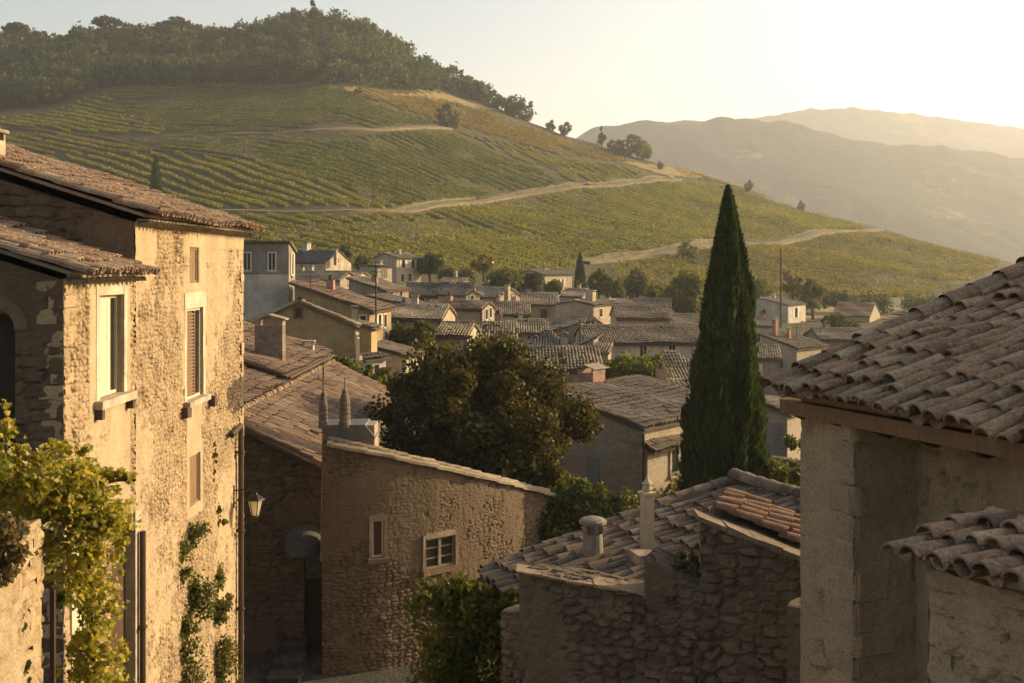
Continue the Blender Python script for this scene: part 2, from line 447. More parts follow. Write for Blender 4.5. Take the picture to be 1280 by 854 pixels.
def mat_cobble():
    t = NT('worn_shade_toned_paving'); co = t.coord()
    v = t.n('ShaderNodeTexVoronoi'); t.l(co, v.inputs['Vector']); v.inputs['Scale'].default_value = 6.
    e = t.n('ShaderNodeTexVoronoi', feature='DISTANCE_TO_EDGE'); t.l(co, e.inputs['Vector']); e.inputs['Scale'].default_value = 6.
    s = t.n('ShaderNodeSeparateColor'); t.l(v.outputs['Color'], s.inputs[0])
    c = t.ramp(s.outputs[0], [(0., (.042, .037, .031)), (1., (.075, .066, .056))])  # paving coloured near black to carry the lane's deep shade
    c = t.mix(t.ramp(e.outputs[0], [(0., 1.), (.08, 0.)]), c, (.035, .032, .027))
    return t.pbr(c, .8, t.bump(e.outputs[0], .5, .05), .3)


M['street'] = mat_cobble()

# the ground: one polar sheet round the terrace out to the far valley
ang = np.concatenate([np.linspace(-180, -36, 40, endpoint=False), np.linspace(-36, 36, 330, endpoint=False), np.linspace(36, 180, 40, endpoint=False)])
rad = np.concatenate([[0.6, 6, 12, 20, 30, 42, 56, 70, 90, 110, 135], np.linspace(150, 800, 210), np.geomspace(830, 4050, 50)])
A_, R_ = np.meshgrid(np.radians(ang), rad, indexing='ij')
gx = R_ * np.sin(A_); gy = R_ * np.cos(A_); gz = zter(gx, gy)
na, nr = A_.shape
i = np.arange(na)[:, None]; j = np.arange(nr - 1)[None]; i2 = (i + 1) % na
gf = np.stack([i * nr + j, i2 * nr + j, i2 * nr + j + 1, i * nr + j + 1], -1).reshape(-1, 4)[:, ::-1]
g = MB(); g.add(np.stack([gx, gy, gz], -1).reshape(-1, 3), gf)
g.poly([(gx[k, 0], gy[k, 0], gz[k, 0]) for k in range(na)][::-1])
tag(g.build('ground', M['ground'], smooth=True), 'dry grassy ground rising from the village into the vineyard hill', 'ground', kind='structure')


def densify(pts, step):
    pts = np.asarray(pts, float); out = [pts[0]]
    for a, b in zip(pts[:-1], pts[1:]):
        n = max(1, int(np.linalg.norm(b - a) / step))
        for k in range(1, n + 1): out.append(a + (b - a) * k / n)
    return np.array(out)


def smooth_line(p, it=3):
    p = np.array(p, float)
    for _ in range(it): p[1:-1] = .25 * p[:-2] + .5 * p[1:-1] + .25 * p[2:]
    return p


ROADLINES = []


def track(pix, width, label, mat='dirt', bank=0, bankmat='dirt'):
    p = np.array([hit(*q) for q in pix])[:, :2]
    p = smooth_line(densify(p, 4.), 8)
    ROADLINES.append((p, width))
    t = np.gradient(p, axis=0); t /= np.linalg.norm(t, axis=1)[:, None]
    n = np.stack([-t[:, 1], t[:, 0]], 1)
    wv = width * (.85 + .3 * fbm(p[:, 0] / 9, p[:, 1] / 9, 5))
    offs = np.linspace(-.5, .5, 5)
    q = p[:, None] + n[:, None] * (offs[None, :, None] * wv[:, None, None])
    z = zter(q[..., 0], q[..., 1]) + .35
    z = z * .5 + z.mean(1, keepdims=True) * .5 + .1
    v = np.concatenate([q, z[..., None]], -1)
    k = len(p); a = np.arange(k - 1)[:, None] * 5; b = np.arange(4)[None]
    m = MB(); m.add(v.reshape(-1, 3), np.stack([a + b, a + b + 1, a + b + 6, a + b + 5], -1).reshape(-1, 4))
    # earth shoulders so the track sits in the slope
    for e_ in (0, 4):
        lo = v[:, e_].copy(); lo[:, 2] -= 1.2
        qv = np.concatenate([v[:, e_], lo]); a1 = np.arange(k - 1)
        m.add(qv, np.stack([a1, a1 + 1, a1 + 1 + k, a1 + k], -1))
    tag(m.build('dirt_track', M[mat]), label, 'dirt track', kind='structure')


track([(205, 171), (300, 168), (400, 166), (480, 164), (562, 161)], 3.2, 'pale dirt track across the shaded vineyard below the wood')
track([(170, 264), (300, 265), (420, 267), (500, 266), (560, 257), (640, 245), (700, 238), (780, 231), (850, 224)], 3.2, 'pale dirt track winding across the middle of the vineyard hill')
track([(730, 329), (800, 322), (850, 314), (930, 305), (985, 302), (1020, 293), (1060, 289), (1100, 287)], 3.4, 'sunlit dirt track climbing the spur behind the tall cypress')
track([(0, 160), (60, 166), (120, 170), (200, 190), (300, 200)], 2.6, 'narrow dark path between the upper vineyard plots', 'ground')
track([(575, 166), (640, 190), (700, 215), (735, 232)], 2.4, 'narrow grassy path dropping between two vineyard plots', 'ground')

# strips of bare dry grass
def patch(name, pix, mat, label, lift=.12, step=6.):
    poly = np.array([hit(*q)[:2] for q in pix])
    lo = poly.min(0); hi = poly.max(0)
    nx = max(3, int((hi[0] - lo[0]) / step)); ny = max(3, int((hi[1] - lo[1]) / step))
    xs = np.linspace(lo[0], hi[0], nx); ys = np.linspace(lo[1], hi[1], ny)
    X, Y = np.meshgrid(xs, ys, indexing='ij')
    cx = (X[:-1, :-1] + X[1:, 1:]) / 2; cy = (Y[:-1, :-1] + Y[1:, 1:]) / 2
    ins = inside(poly, cx.ravel() + rng.normal(0, step * .3, cx.size), cy.ravel() + rng.normal(0, step * .3, cx.size)).reshape(cx.shape)
    a, b = np.nonzero(ins)
    if not len(a): return
    idx = lambda u, v: u * ny + v
    m = MB(); m.add(np.stack([X, Y, zter(X, Y) + lift], -1).reshape(-1, 3), np.stack([idx(a, b), idx(a + 1, b), idx(a + 1, b + 1), idx(a, b + 1)], -1))
    tag(m.build(name, M[mat], smooth=True), label, name.replace('_', ' '), kind='structure')


def inside(poly, x, y):
    r = np.zeros(len(x), bool); n = len(poly)
    for k in range(n):
        a = poly[k]; b = poly[(k + 1) % n]
        c = ((a[1] > y) != (b[1] > y))
        with np.errstate(divide='ignore', invalid='ignore'):
            r ^= c & (x < (b[0] - a[0]) * (y - a[1]) / (b[1] - a[1] + 1e-12) + a[0])
    return r


patch('dry_grass_field', [(412, 110), (470, 116), (560, 118), (640, 140), (560, 128), (470, 124)], 'gold_grass', 'golden strip of dry grass under the edge of the wood', .15, 3.)
patch('dry_grass_field', [(760, 196), (850, 207), (900, 226), (835, 222)], 'gold_grass', 'golden dry grass field on the crest behind the dark trio of trees', .2, 3.)
patch('dry_grass_field', [(985, 402), (1095, 400), (1130, 384), (1010, 386)], 'gold_grass', 'golden dry grass verge beside the pale villa with the mast', .2, 3.)
patch('mown_meadow', [(1010, 392), (1230, 392), (1230, 372), (1030, 372)], 'meadow', 'dull green meadow strip at the foot of the spur', .14, 3.)

# ------------------------------------------------------------------ vines
def quads(c, s, up=.0, stretch=1.0):
    """random leaf quads at centres c with half sizes s"""
    n = len(c); a = rng.normal(size=(n, 3)); a[:, 2] += up * np.sign(a[:, 2] + 1e-9)
    a /= np.linalg.norm(a, axis=1)[:, None]
    b = np.cross(a, rng.normal(size=(n, 3))); b /= np.linalg.norm(b, axis=1)[:, None] + 1e-9
    s = np.broadcast_to(np.asarray(s, float), (n,))[:, None]
    a = a * s * stretch; b = b * s * .72
    q = np.stack([c - a, c - b * .9 + a * .1, c + a, c + b + a * .1], 1)
    return q.reshape(-1, 3), np.arange(4 * n).reshape(-1, 4)


def road_clear(x, y, extra=1.6):
    ok = np.ones(len(x), bool)
    for p, w in ROADLINES:
        for k in range(0, len(p)):
            ok &= (x - p[k, 0]) ** 2 + (y - p[k, 1]) ** 2 > (w * .5 + extra) ** 2
    return ok


def vineyard(pix, ang, mat, label, spacing=5.0, step=.8, h=.95, gaps=.05):
    poly = np.array([hit(*q)[:2] for q in pix])
    d = np.array([math.cos(R(ang)), math.sin(R(ang))]); n = np.array([-d[1], d[0]])
    a = poly @ d; b = poly @ n
    pts = []; rowlines = []
    for off in np.arange(b.min(), b.max(), spacing):
        xs = []
        for k in range(len(poly)):
            b0, b1 = b[k] - off, b[(k + 1) % len(poly)] - off
            if (b0 > 0) != (b1 > 0): xs.append(a[k] + (a[(k + 1) % len(poly)] - a[k]) * b0 / (b0 - b1))
        xs.sort()
        for x0, x1 in zip(xs[::2], xs[1::2]):
            s = np.arange(x0 + .5, x1, step)
            if len(s): pts.append(s[:, None] * d + off * n + rng.normal(0, .05, (len(s), 2))); rowlines.append((x0 + .4, x1 - .2, off))
    p = np.concatenate(pts)
    # ragged plants: some missing, vigour varying over the plot
    vig = fbm(p[:, 0] / 24, p[:, 1] / 24, 21)
    p = p[(rng.random(len(p)) > gaps + .25 * (vig < .36)) & road_clear(p[:, 0], p[:, 1])]
    vig = .72 + .75 * fbm(p[:, 0] / 24, p[:, 1] / 24, 21)
    z = zter(p[:, 0], p[:, 1]); k = 14
    c = np.repeat(np.concatenate([p, z[:, None]], 1), k, 0); hv = np.repeat(vig, k) * h
    m_ = len(c)
    along = rng.uniform(-step * .65, step * .65, m_); side = rng.normal(0, .30, m_); hh = rng.random(m_) ** .8
    c[:, :2] += along[:, None] * d + side[:, None] * n * (1.1 - .5 * hh)[:, None]
    c[:, 2] += .25 + hh * hv
    q, f = quads(c, rng.uniform(.17, .34, m_), .3)
    m = MB(); m.add(q, f)
    for x0, x1, off in rowlines:        # the trained canes and inner leaves make each row one low hedge
        s = np.arange(x0, x1, 2.2)
        if len(s) < 2: continue
        q = s[:, None] * d + off * n; kk = (fbm(q[:, 0] / 24, q[:, 1] / 24, 21) > .33) & road_clear(q[:, 0], q[:, 1], 1.0); z_ = zter(q[:, 0], q[:, 1])
        hh_ = h * (.45 + .35 * rng.random(len(s))); wv = .26 + .10 * rng.random(len(s))
        rows = [np.concatenate([q + n * o * wv[:, None], (z_ + e_ * hh_)[:, None]], 1) for o, e_ in ((-1, .15), (-.6, .9), (.6, .95), (1, .15))]
        v = np.concatenate(rows); K = len(s); i_ = np.nonzero(kk[:-1] & kk[1:])[0]
        if len(i_):
            ff = np.concatenate([np.stack([r_ * K + i_, r_ * K + i_ + 1, (r_ + 1) * K + i_ + 1, (r_ + 1) * K + i_], 1) for r_ in range(3)])
            m.add(v, ff)
    return tag(m.build('vineyard', mat, origin=(*poly.mean(0), float(zter(*poly.mean(0))))), label, 'vineyard', kind='stuff')


V = M['vines']
vineyard([(134, 113), (200, 107), (300, 106), (408, 107), (470, 132), (556, 159), (480, 161), (350, 165), (222, 168), (165, 146)], -14, V[0], 'shaded green vine rows just below the wood', gaps=.05)
vineyard([(-60, 160), (0, 148), (80, 136), (130, 116), (160, 144), (215, 169), (120, 167), (50, 164)], -38, V[1], 'yellow green vine rows on the terrace under the wood edge', 4.2)
vineyard([(0, 172), (60, 169), (125, 173), (200, 193), (100, 196), (0, 192)], -38, V[3], 'brownish vine rows on a narrow terrace above the tiled roofs', 4.6)
vineyard([(0, 195), (100, 197), (205, 193), (300, 199), (340, 206), (425, 237), (500, 260), (480, 262), (300, 262), (165, 261), (60, 230)], -50, V[1], 'bright yellow green vine rows behind the little cypress', gaps=.1)
vineyard([(120, 176), (225, 174), (330, 172), (460, 169), (562, 167), (590, 178), (660, 207), (722, 233), (640, 241), (560, 251), (500, 258), (420, 238), (330, 206), (230, 191)], -30, V[0], 'large green vine plot in the middle of the hill', gaps=.07)
vineyard([(420, 116), (515, 121), (560, 127), (640, 150), (735, 185), (800, 206), (745, 200), (700, 194), (640, 176), (580, 160), (500, 138)], -18, V[2], 'golden vine rows along the upper crest')
vineyard([(568, 164), (640, 180), (700, 198), (745, 204), (812, 218), (770, 229), (725, 234), (700, 222), (640, 197), (590, 174)], -62, V[1], 'olive vine wedge beside the grassy path')
vineyard([(300, 270), (430, 271), (500, 270), (560, 262), (640, 250), (720, 240), (850, 229), (905, 234), (1000, 264), (1085, 286), (1030, 289), (985, 298), (930, 301), (850, 309), (800, 317), (745, 326), (700, 338), (640, 344), (520, 340), (430, 334), (330, 325), (300, 300)], -38, V[1], 'broad vine slope above the village with diagonal rows')
vineyard([(760, 330), (850, 319), (935, 309), (1000, 304), (1060, 293), (1110, 291), (1180, 312), (1252, 331), (1215, 352), (1150, 372), (1040, 378), (930, 376), (840, 366), (770, 350)], -16, V[3], 'lower vine slope of the spur beyond the pale villa', gaps=.05)
vineyard([(845, 208), (905, 228), (1000, 259), (1085, 283), (1010, 264), (905, 230), (850, 220)], -16, V[2], 'thin golden strip of vines along the spur crest')

# ------------------------------------------------------------------ far hills
def far_hill(px_sil, D, base_py, depth, label, mat, seed, foot=700., rough=1.0):
    sx, sy = table(px_sil)
    pxs = np.linspace(sx[0], sx[-1], 260)
    top = (HY - np.interp(pxs, sx, sy)) / F * D
    t = np.linspace(0, 1, 70)
    Y0 = D - foot
    Yv = Y0 + t * foot
    X = (pxs[:, None] - CX) / F * D * (Yv[None] / D) ** .5
    Y = np.broadcast_to(Yv[None], X.shape)
    bz = -60
    Z = bz + (top[:, None] - bz) * (t[None] ** 1.25)
    rid = (fbm(X / 240., Y / 420., seed, 4) - .5)
    Z = Z + rid * 125 * rough * np.sin(np.pi * np.clip(t, 0, 1))[None] + (fbm(X / 28., Y / 40., seed + 5, 3) - .5) * 15 * sstep(0.02, .3, t)[None]
    back = np.stack([X[:, -1], np.full(len(pxs), D + 900.), np.full(len(pxs), -60.)], -1)
    v = np.concatenate([np.stack([X, Y, Z], -1), back[:, None]], 1)
    nt = v.shape[1]; a = np.arange(len(pxs) - 1)[:, None] * nt; b = np.arange(nt - 1)[None]
    m = MB(); m.add(v.reshape(-1, 3), np.stack([a + b, a + nt + b, a + nt + b + 1, a + b + 1], -1).reshape(-1, 4))
    tag(m.build('hill', mat, smooth=True), label, 'hill', kind='structure')
    return X, Y, Z


def mat_farhill():
    t = NT('distant_wooded_slope'); co = t.coord()
    n = t.noise(co, .0042, 6, .68); f = t.noise(co, .045, 6, .75)
    c = t.ramp(n, [(.36, (.008, .016, .008)), (.54, (.018, .029, .012)), (.59, (.07, .065, .028)), (.67, (.24, .19, .08))])
    c = t.mix(t.ramp(f, [(.38, .9), (.6, 0.)]), c, (.022, .027, .012))
    return t.pbr(c, 1., t.bump(f, 1., 14.), .05)


M['farhill'] = mat_farhill()
far_hill([(560, 262), (660, 205), (740, 164), (800, 154), (860, 151), (930, 150), (965, 145), (1010, 138), (1050, 134), (1090, 137), (1140, 142), (1200, 150), (1280, 161), (1400, 176), (1700, 215), (1900, 260)], 3000, 330, 900, 'high hazy ridge on the far skyline', M['farhill'], 31, 1300)
far_hill([(560, 262), (660, 204), (740, 163), (800, 153), (860, 149.5), (930, 149), (985, 153), (1035, 166), (1080, 177), (1120, 182), (1150, 183), (1180, 183), (1215, 188), (1240, 192), (1280, 196), (1400, 215), (1600, 250), (1800, 290)], 2000, 330, 500, 'lower hazy wooded ridge across the valley', M['farhill'], 47, 900, .9)


# earth and stone banks holding the tracks
def bank(pix, h, label, up=2.6):
    p = np.array([hit(*q) for q in pix])[:, :2]; p = smooth_line(densify(p, 1.6), 6)
    t = np.gradient(p, axis=0); t /= np.linalg.norm(t, axis=1)[:, None]; n = np.stack([-t[:, 1], t[:, 0]], 1); n *= np.sign(n[:, 1:2])
    a = p + n * up + n * (fbm(p[:, 0] / 5, p[:, 1] / 5, 8)[:, None] - .5) * 1.4
    hh = h * .55 * (.4 + 1.1 * fbm(p[:, 0] / 8, p[:, 1] / 8, 12)) * np.minimum(1, np.minimum(np.arange(len(p)), np.arange(len(p))[::-1]) / 6.)
    z0 = zter(a[:, 0], a[:, 1]) - .5; k = len(p); m = MB()
    rows = []
    for f_, o in ((0, 0.), (.35, .25), (.7, .38), (1., .7), (1.0, 1.2), (0, 1.6)):
        q = a + n * (o + .25 * (vnoise(np.arange(k) * .9, np.full(k, f_ * 9.), 5) - .5)[:, None]); rows.append(np.stack([q[:, 0], q[:, 1], z0 + .5 + f_ * hh * (.85 + .3 * vnoise(np.arange(k) * .7, np.full(k, f_ * 5.), 6)) - (.5 if f_ == 0 else 0)], 1))
    v = np.concatenate(rows); a1 = np.arange(k - 1)
    for r_ in range(5): m.add(v[r_ * k:(r_ + 2) * k], np.stack([a1, a1 + 1, a1 + 1 + k, a1 + k], -1))
    tag(m.build('dry_stone_wall', M['bank'], origin=(*a[k // 2], float(z0[k // 2]))), label, 'wall')


M['bank'] = mat_stonecell('pale_dry_stone', [(.13, .105, .06), (.20, .16, .085), (.27, .21, .125)], (.13, .115, .05), 1.1)
bank([(500, 266), (560, 257), (620, 248)], 1.5, 'shadowy dry stone bank over the bend of the middle track')
bank([(625, 247), (700, 238), (780, 231), (845, 225)], 1.9, 'long pale dry stone bank above the middle track')
bank([(735, 329), (800, 322), (850, 314), (925, 305)], 2.3, 'ochre earth bank above the sunlit track near the little cypress')
bank([(990, 300), (1020, 293), (1060, 289)], 1.2, 'low stone bank on the upper bend of the sunlit track')
# ------------------------------------------------------------------ trees
def crown_points(n, rad, nclump, crad, seed=0, shell=.55, flat=1.0, low=-1.0):
    """points gathered in clumps that fill an uneven ellipsoid crown"""
    g = np.random.default_rng(seed)
    d = g.normal(size=(nclump, 3)); d /= np.linalg.norm(d, axis=1)[:, None]
    d[:, 2] = np.where(d[:, 2] < low, -d[:, 2], d[:, 2])
    r = (shell + (1 - shell) * g.random(nclump) ** .6) * (.8 + .4 * g.random(nclump))
    cc = d * r[:, None] * np.asarray(rad)
    w = g.random(nclump) ** 1.2 + .25; w /= w.sum()
    k = g.choice(nclump, n, p=w)
    cr = crad * (.55 + .8 * g.random(nclump))
    o = g.normal(size=(n, 3)); o /= np.linalg.norm(o, axis=1)[:, None]
    o *= (g.random(n) ** .45)[:, None] * cr[k][:, None]
    o[:, 2] *= flat
    return cc[k] + o, cc


def limb(m, a, b, r0, r1, bend=.15, seg=6, n=6):
    a = np.asarray(a, float); b = np.asarray(b, float); t = np.linspace(0, 1, n)[:, None]
    L = np.linalg.norm(b - a); mid = rng.normal(0, bend * L * .5, 3); mid[2] += bend * L * .4
    p = a + (b - a) * t + mid * (np.sin(np.pi * t)) * .6
    m.tube(p, np.linspace(r0, r1, n), seg)


def tree(name, label, cat, loc, H, rad, leafmat, n, leaf, nclump, crad, tr, seed, group=None, cy=.62, shell=.55, low=-1., flat=1., nlimb=9, up=.0, stretch=1., taper=0.):
    loc = np.asarray(loc, float)
    root = thing(name, label, cat, loc, group)
    c0 = loc + np.array([0, 0, H * cy])
    p, cc = crown_points(n, rad, nclump, crad, seed, shell, flat, low)
    if taper: p[:, :2] *= (1 - taper * np.clip(p[:, 2:3] / rad[2], -1, 1)); cc[:, :2] *= (1 - taper * np.clip(cc[:, 2:3] / rad[2], -1, 1))
    m = MB(); q, f = quads(c0 + p, rng.uniform(.7, 1.3, n) * leaf, up, stretch); m.add(q, f)
    t = MB(); fork = loc + np.array([rng.normal(0, .1), rng.normal(0, .1), H * max(.18, cy - rad[2] / H * .75)])
    t.tube([loc - [0, 0, .4], loc + [0, 0, .15], (loc + fork) / 2 + [.05 * H * .2, 0, 0], fork, c0 + [0, 0, rad[2] * .55]], [tr * 1.5, tr * 1.15, tr, tr * .85, tr * .2], 9)
    for k in rng.choice(len(cc), min(nlimb, len(cc)), replace=False): limb(t, fork + (c0 - fork) * rng.uniform(0, .5), c0 + cc[k] * .85, tr * .5, tr * .1)
    t.build('trunk', M['bark'], root, smooth=True)
    m.build('crown', leafmat, root)
    return root


def shrub(name, label, cat, loc, rad, leafmat, n, leaf, nclump=14, crad=None, seed=0, group=None, up=.3, low=-.2):
    loc = np.asarray(loc, float)
    p, cc = crown_points(n, rad, nclump, crad or min(rad) * .5, seed, .45, 1., low)
    m = MB(); q, f = quads(loc + p, rng.uniform(.7, 1.3, n) * leaf, up); m.add(q, f)
    root = thing(name, label, cat, loc - [0, 0, rad[2]], group)
    s = MB()
    for k in range(min(7, nclump)): limb(s, loc - [0, 0, rad[2]], loc + cc[k] * .8, .03 * max(rad), .008 * max(rad), .2, 5)
    s.build('stem', M['bark'], root); m.build('foliage', leafmat, root)
    return root


# the wood on the hilltop: one mass
BRX, BRY = table([(-500, 150), (-60, 145), (0, 138), (60, 133), (130, 108), (200, 106), (420, 104), (480, 110), (520, 113), (560, 116), (600, 121), (650, 141)])


def forest():
    tmpl = []
    for k in range(8):
        r = (3.6 + rng.random() * 1.6, 3.6 + rng.random() * 1.6, 3.3 + rng.random() * 1.8)
        p, _ = crown_points(230, r, 16, 1.5, 100 + k, .5, 1., -.5); tmpl.append(p + [0, 0, r[2] * .85])
    pos = []
    for px in np.arange(-420, 655, 5.2):
        b = hit(px, np.interp(px, BRX, BRY)); Rd = np.interp(px, RDX, RDY) + 14
        y = b[1] + rng.random() * 5
        while y < Rd:
            x = (px + rng.normal(0, 4) - CX) / F * y
            pos.append((x, y + rng.normal(0, 2.5))); y += 7.5 + rng.random() * 4
    pos = np.array(pos); z = zter(pos[:, 0], pos[:, 1])
    m = MB(); C = []; S = []
    for (x, y), zz in zip(pos, z):
        k = rng.integers(8); s = .55 + .75 * rng.random() ** 1.3; a = rng.random() * 6.28
        if fbm(np.array([x / 30]), np.array([y / 30]), 77)[0] < .36: s *= .5
        p = tmpl[k] * [s, s, s * (.85 + .35 * rng.random())]
        q = p.copy(); q[:, 0] = p[:, 0] * math.cos(a) - p[:, 1] * math.sin(a); q[:, 1] = p[:, 0] * math.sin(a) + p[:, 1] * math.cos(a)
        C.append(q + [x, y, zz - .3]); S.append(np.full(len(q), .62 * (.6 + .5 * s)))
    C = np.concatenate(C); S = np.concatenate(S) * rng.uniform(.7, 1.3, len(C))
    q, f = quads(C, S, .2); m.add(q, f)
    tag(m.build('woodland', M['forest'], origin=(*pos.mean(0), float(z.mean()))), 'dark mixed woodland covering the top of the vineyard hill', 'woodland', kind='stuff')


forest()

GT = 'trees standing out on the hill crest'
pine = tree('pine_tree', 'umbrella shaped pine on bare stem above the wood, alone against the sky', 'pine tree', (0, 0, 0), 9, (3.6, 3.6, 1.7), M['lf_dark'], 900, .42, 16, 1.2, .28, 3, GT, .8, .4, flat=.7)
con = tree('conifer_tree', 'pointed dark conifer at the very summit of the wooded hill', 'conifer', (0, 0, 0), 12, (2.6, 2.6, 5.2), M['lf_dark'], 1400, .40, 30, 1.0, .25, 4, GT, .56, .3, taper=.75)
oak = tree('oak_tree', 'round topped tree on the skyline where the wood begins to drop', 'tree', (0, 0, 0), 8, (3.6, 3.6, 3.3), M['lf_mid'], 1200, .42, 22, 1.4, .28, 5, GT, .58, .4)


def crest(px, py_base):
    p = hit(px, py_base); return p


def on_ridge(px, back=0.):
    Rd = float(np.interp(px, RDX, RDY)) - back; return gpos(px, Rd)


def put(src, first, loc, rot, s, label):
    if first:
        src.location = loc; src.rotation_euler = (0, 0, rot); src.scale = s if isinstance(s, tuple) else (s,) * 3; src['label'] = label; return src
    return copy_tree(src, loc, rot, s, label)


def size_at(px, py_top, base):
    """height in metres so that a tree at base reaches elevation py_top"""
    return (HY - py_top) / F * base[1] - base[2]


for k, (px, top, w, lab) in enumerate([(133, 15, 1., 'umbrella shaped pine on a bare stem, alone against the sky above the wood'), (22, 24, 1.15, 'wide crowned pine on the skyline near the end of the wood'), (222, 17, 1., 'low spreading pine on the skyline at the notch in the wood'), (208, 22, .9, 'small pine just beside the low spreading pine on the skyline')]):
    b = on_ridge(px, 4); h = size_at(px, top, b); s = h / 10.3; put(pine, k == 0, b, k * 1.3, (s * w * 1.1, s * w * 1.1, s), lab)
for k, (px, top, w, lab) in enumerate([(390, 0, 1.1, 'pointed dark conifer at the very summit of the wooded hill'), (752, 158, 1.0, 'narrow pointed conifer, first of the dark trees on the bare crest')]):
    b = on_ridge(px, 3) if px < 700 else hit(px, 184); h = size_at(px, top, b); s = h / 12.; put(con, k == 0, b, k * 2., (s * w, s * w, s), lab)
for k, (px, base, top, w, lab) in enumerate([
    (470, None, 28, 1., 'round topped tree on the skyline where the wood begins to drop'),
    (598, 123, 100, 1., 'bushy tree at the lower tip of the wood'),
    (580, 118, 92, 1., 'taller bushy tree just above the lower tip of the wood'),
    (622, 133, 115, .9, 'small pale bush alone below the tip of the wood'),
    (640, 143, 122, .9, 'second small bush on the crest below the wood'),
    (657, 151, 130, .95, 'dense bush where the golden vines meet the sky'),
    (690, 162, 149, .9, 'tiny bush on the crest between the wood and the trio of dark trees'),
    (706, 170, 151, .8, 'low round bush on the open crest nearer the trio of dark trees'),
    (785, 196, 165, 1.15, 'full round dark tree in the middle of the trio on the bare crest'),
    (803, 200, 176, .85, 'small dark tree at the end of the trio on the bare crest'),
    (768, 190, 173, .9, 'low dark bush between the conifer and round tree on the crest'),
    (564, 161, 126, 1.05, 'single dark conical tree at the end of the upper track'),
    (450, 120, 107, .9, 'lone bush standing in the golden strip below the wood'),
    (935, 240, 224, .6, 'tiny upright bush on the crest right behind the tall cypress'),
    (1000, 264, 249, .6, 'tiny bush on the descending crest beyond the cypress tip'),
    (825, 212, 200, .7, 'very small bush on the crest just past the dark trio'),
    (862, 324, 300, .9, 'olive bush on the bank of the sunlit track'),
]):
    b = on_ridge(px, 2) if base is None else hit(px, base); h = max(1.5, size_at(px, top, b)) * 1.15; s = h / 8.6; b = b - np.array([0, 0, .13 * h]); w *= 1.1 if px != 564 else .8
    put(oak, k == 0, b, k * 1.1, (s * w, s * w, s), lab)

# trees among the village roofs and at the foot of the hill
GV = 'trees among the village houses'


def vtree(label, px, ytop, ybase, D, wpx, mat, seed, n=2600, leaf=.2, name='tree', cat='tree', cy=None, shell=.45, nclump=26):
    b = P(px, ybase, D); gz_ = float(zter(b[0], b[1])); b[2] = min(b[2], gz_ + 6)
    H = (HY - ytop) / F * D - gz_
    loc = np.array([b[0], b[1], gz_]); crown_h = (ybase - ytop) / F * D
    rw = wpx / 2 / F * D
    return tree(name, label, cat, loc, H, (rw * .8, rw * .8, crown_h * .42), M[mat], n, leaf, nclump, rw * .36, max(.1, rw * .09), seed, GV, (H - crown_h * .5) / H, shell)


vtree('dark round parasol shaped tree beside the pale two storey villa', 538, 317, 346, 196, 40, 'lf_dark', 11, 3200, .30)
vtree('small golden autumn tree at the vineyard edge', 604, 318, 340, 205, 30, 'lf_gold', 12, 2200, .28)
vtree('low green tree spilling over the houses behind the bell gable', 625, 338, 362, 180, 46, 'lf_mid', 13, 2600, .28)
vtree('dark bushy tree hiding the front of the cream villa', 664, 341, 368, 186, 34, 'lf_dark', 14, 2600, .26)
vtree('small fresh green tree against the cream villa wall', 691, 350, 370, 182, 24, 'lf_fresh', 15, 1800, .24)
vtree('olive tree just behind the little cypress', 748, 338, 368, 200, 30, 'lf_mid', 16, 2200, .28)
vtree('light olive tree on the meadow past the little cypress', 765, 347, 376, 188, 34, 'lf_fresh', 17, 2200, .26)
vtree('tall grey green tree with visible stem at the foot of the vines', 796, 334, 376, 192, 40, 'lf_mid', 18, 3000, .28)
vtree('large shaded tree before the foot of the vines', 858, 340, 392, 170, 56, 'lf_mid', 19, 4200, .27)
vtree('pale yellow bushy tree peeking behind the tall cypress', 945, 350, 382, 205, 40, 'lf_mid', 20, 2600, .28)
vtree('bright golden tree behind the mast', 992, 334, 374, 215, 30, 'lf_gold', 21, 2200, .30)
vtree('pale green tree standing on the dry grass beside the mast villa', 1016, 350, 390, 204, 40, 'lf_mid', 22, 3000, .28)
vtree('shaded shrub heap next to the mast villa garden', 1050, 396, 422, 150, 50, 'lf_dark', 23, 2400, .24)
vtree('bushy olive tree behind the lower lane houses at the hill foot', 505, 326, 350, 208, 20, 'lf_mid', 24, 1500, .28)
vtree('yellow tinged tree behind the slate roofed cottage', 430, 306, 335, 200, 26, 'lf_fresh', 25, 1800, .28)
vtree('small tree between the tower house and slate roofed cottage', 452, 318, 340, 190, 24, 'lf_mid', 26, 1500, .28)
vtree('dark tree in the garden below the ochre houses', 515, 402, 450, 78, 60, 'lf_dark', 27, 5200, .15)
vtree('golden green bush glowing before the long pale house', 795, 449, 498, 74, 96, 'lf_fresh', 28, 7000, .14)
vtree('dark tree in the courtyard behind the low stone house', 650, 393, 425, 100, 34, 'lf_dark', 29, 2600, .18)
for k, (px, yt, yb, D, w, lab) in enumerate([
    (1090, 372, 392, 222, 60, 'low hedge mass at the foot of the spur'), (1150, 370, 388, 228, 60, 'second hedge mass at the foot of the spur'), (1045, 366, 386, 226, 46, 'low dark thicket behind the pale tree at the foot of the spur'),
    (1200, 362, 382, 232, 60, 'hedge mass where the spur meets the old tiled roof'), (725, 352, 374, 196, 20, 'small bush at the foot of the little cypress'), (820, 356, 384, 182, 34, 'shaded bush between the two big olive trees'),
    (560, 336, 352, 210, 30, 'low bushes behind the round parasol tree'), (582, 340, 356, 204, 30, 'low bushes below the golden autumn tree')]):
    vtree(lab, px, yt, yb, D, w, 'lf_mid' if k % 2 else 'lf_dark', 60 + k, 1700, .28)

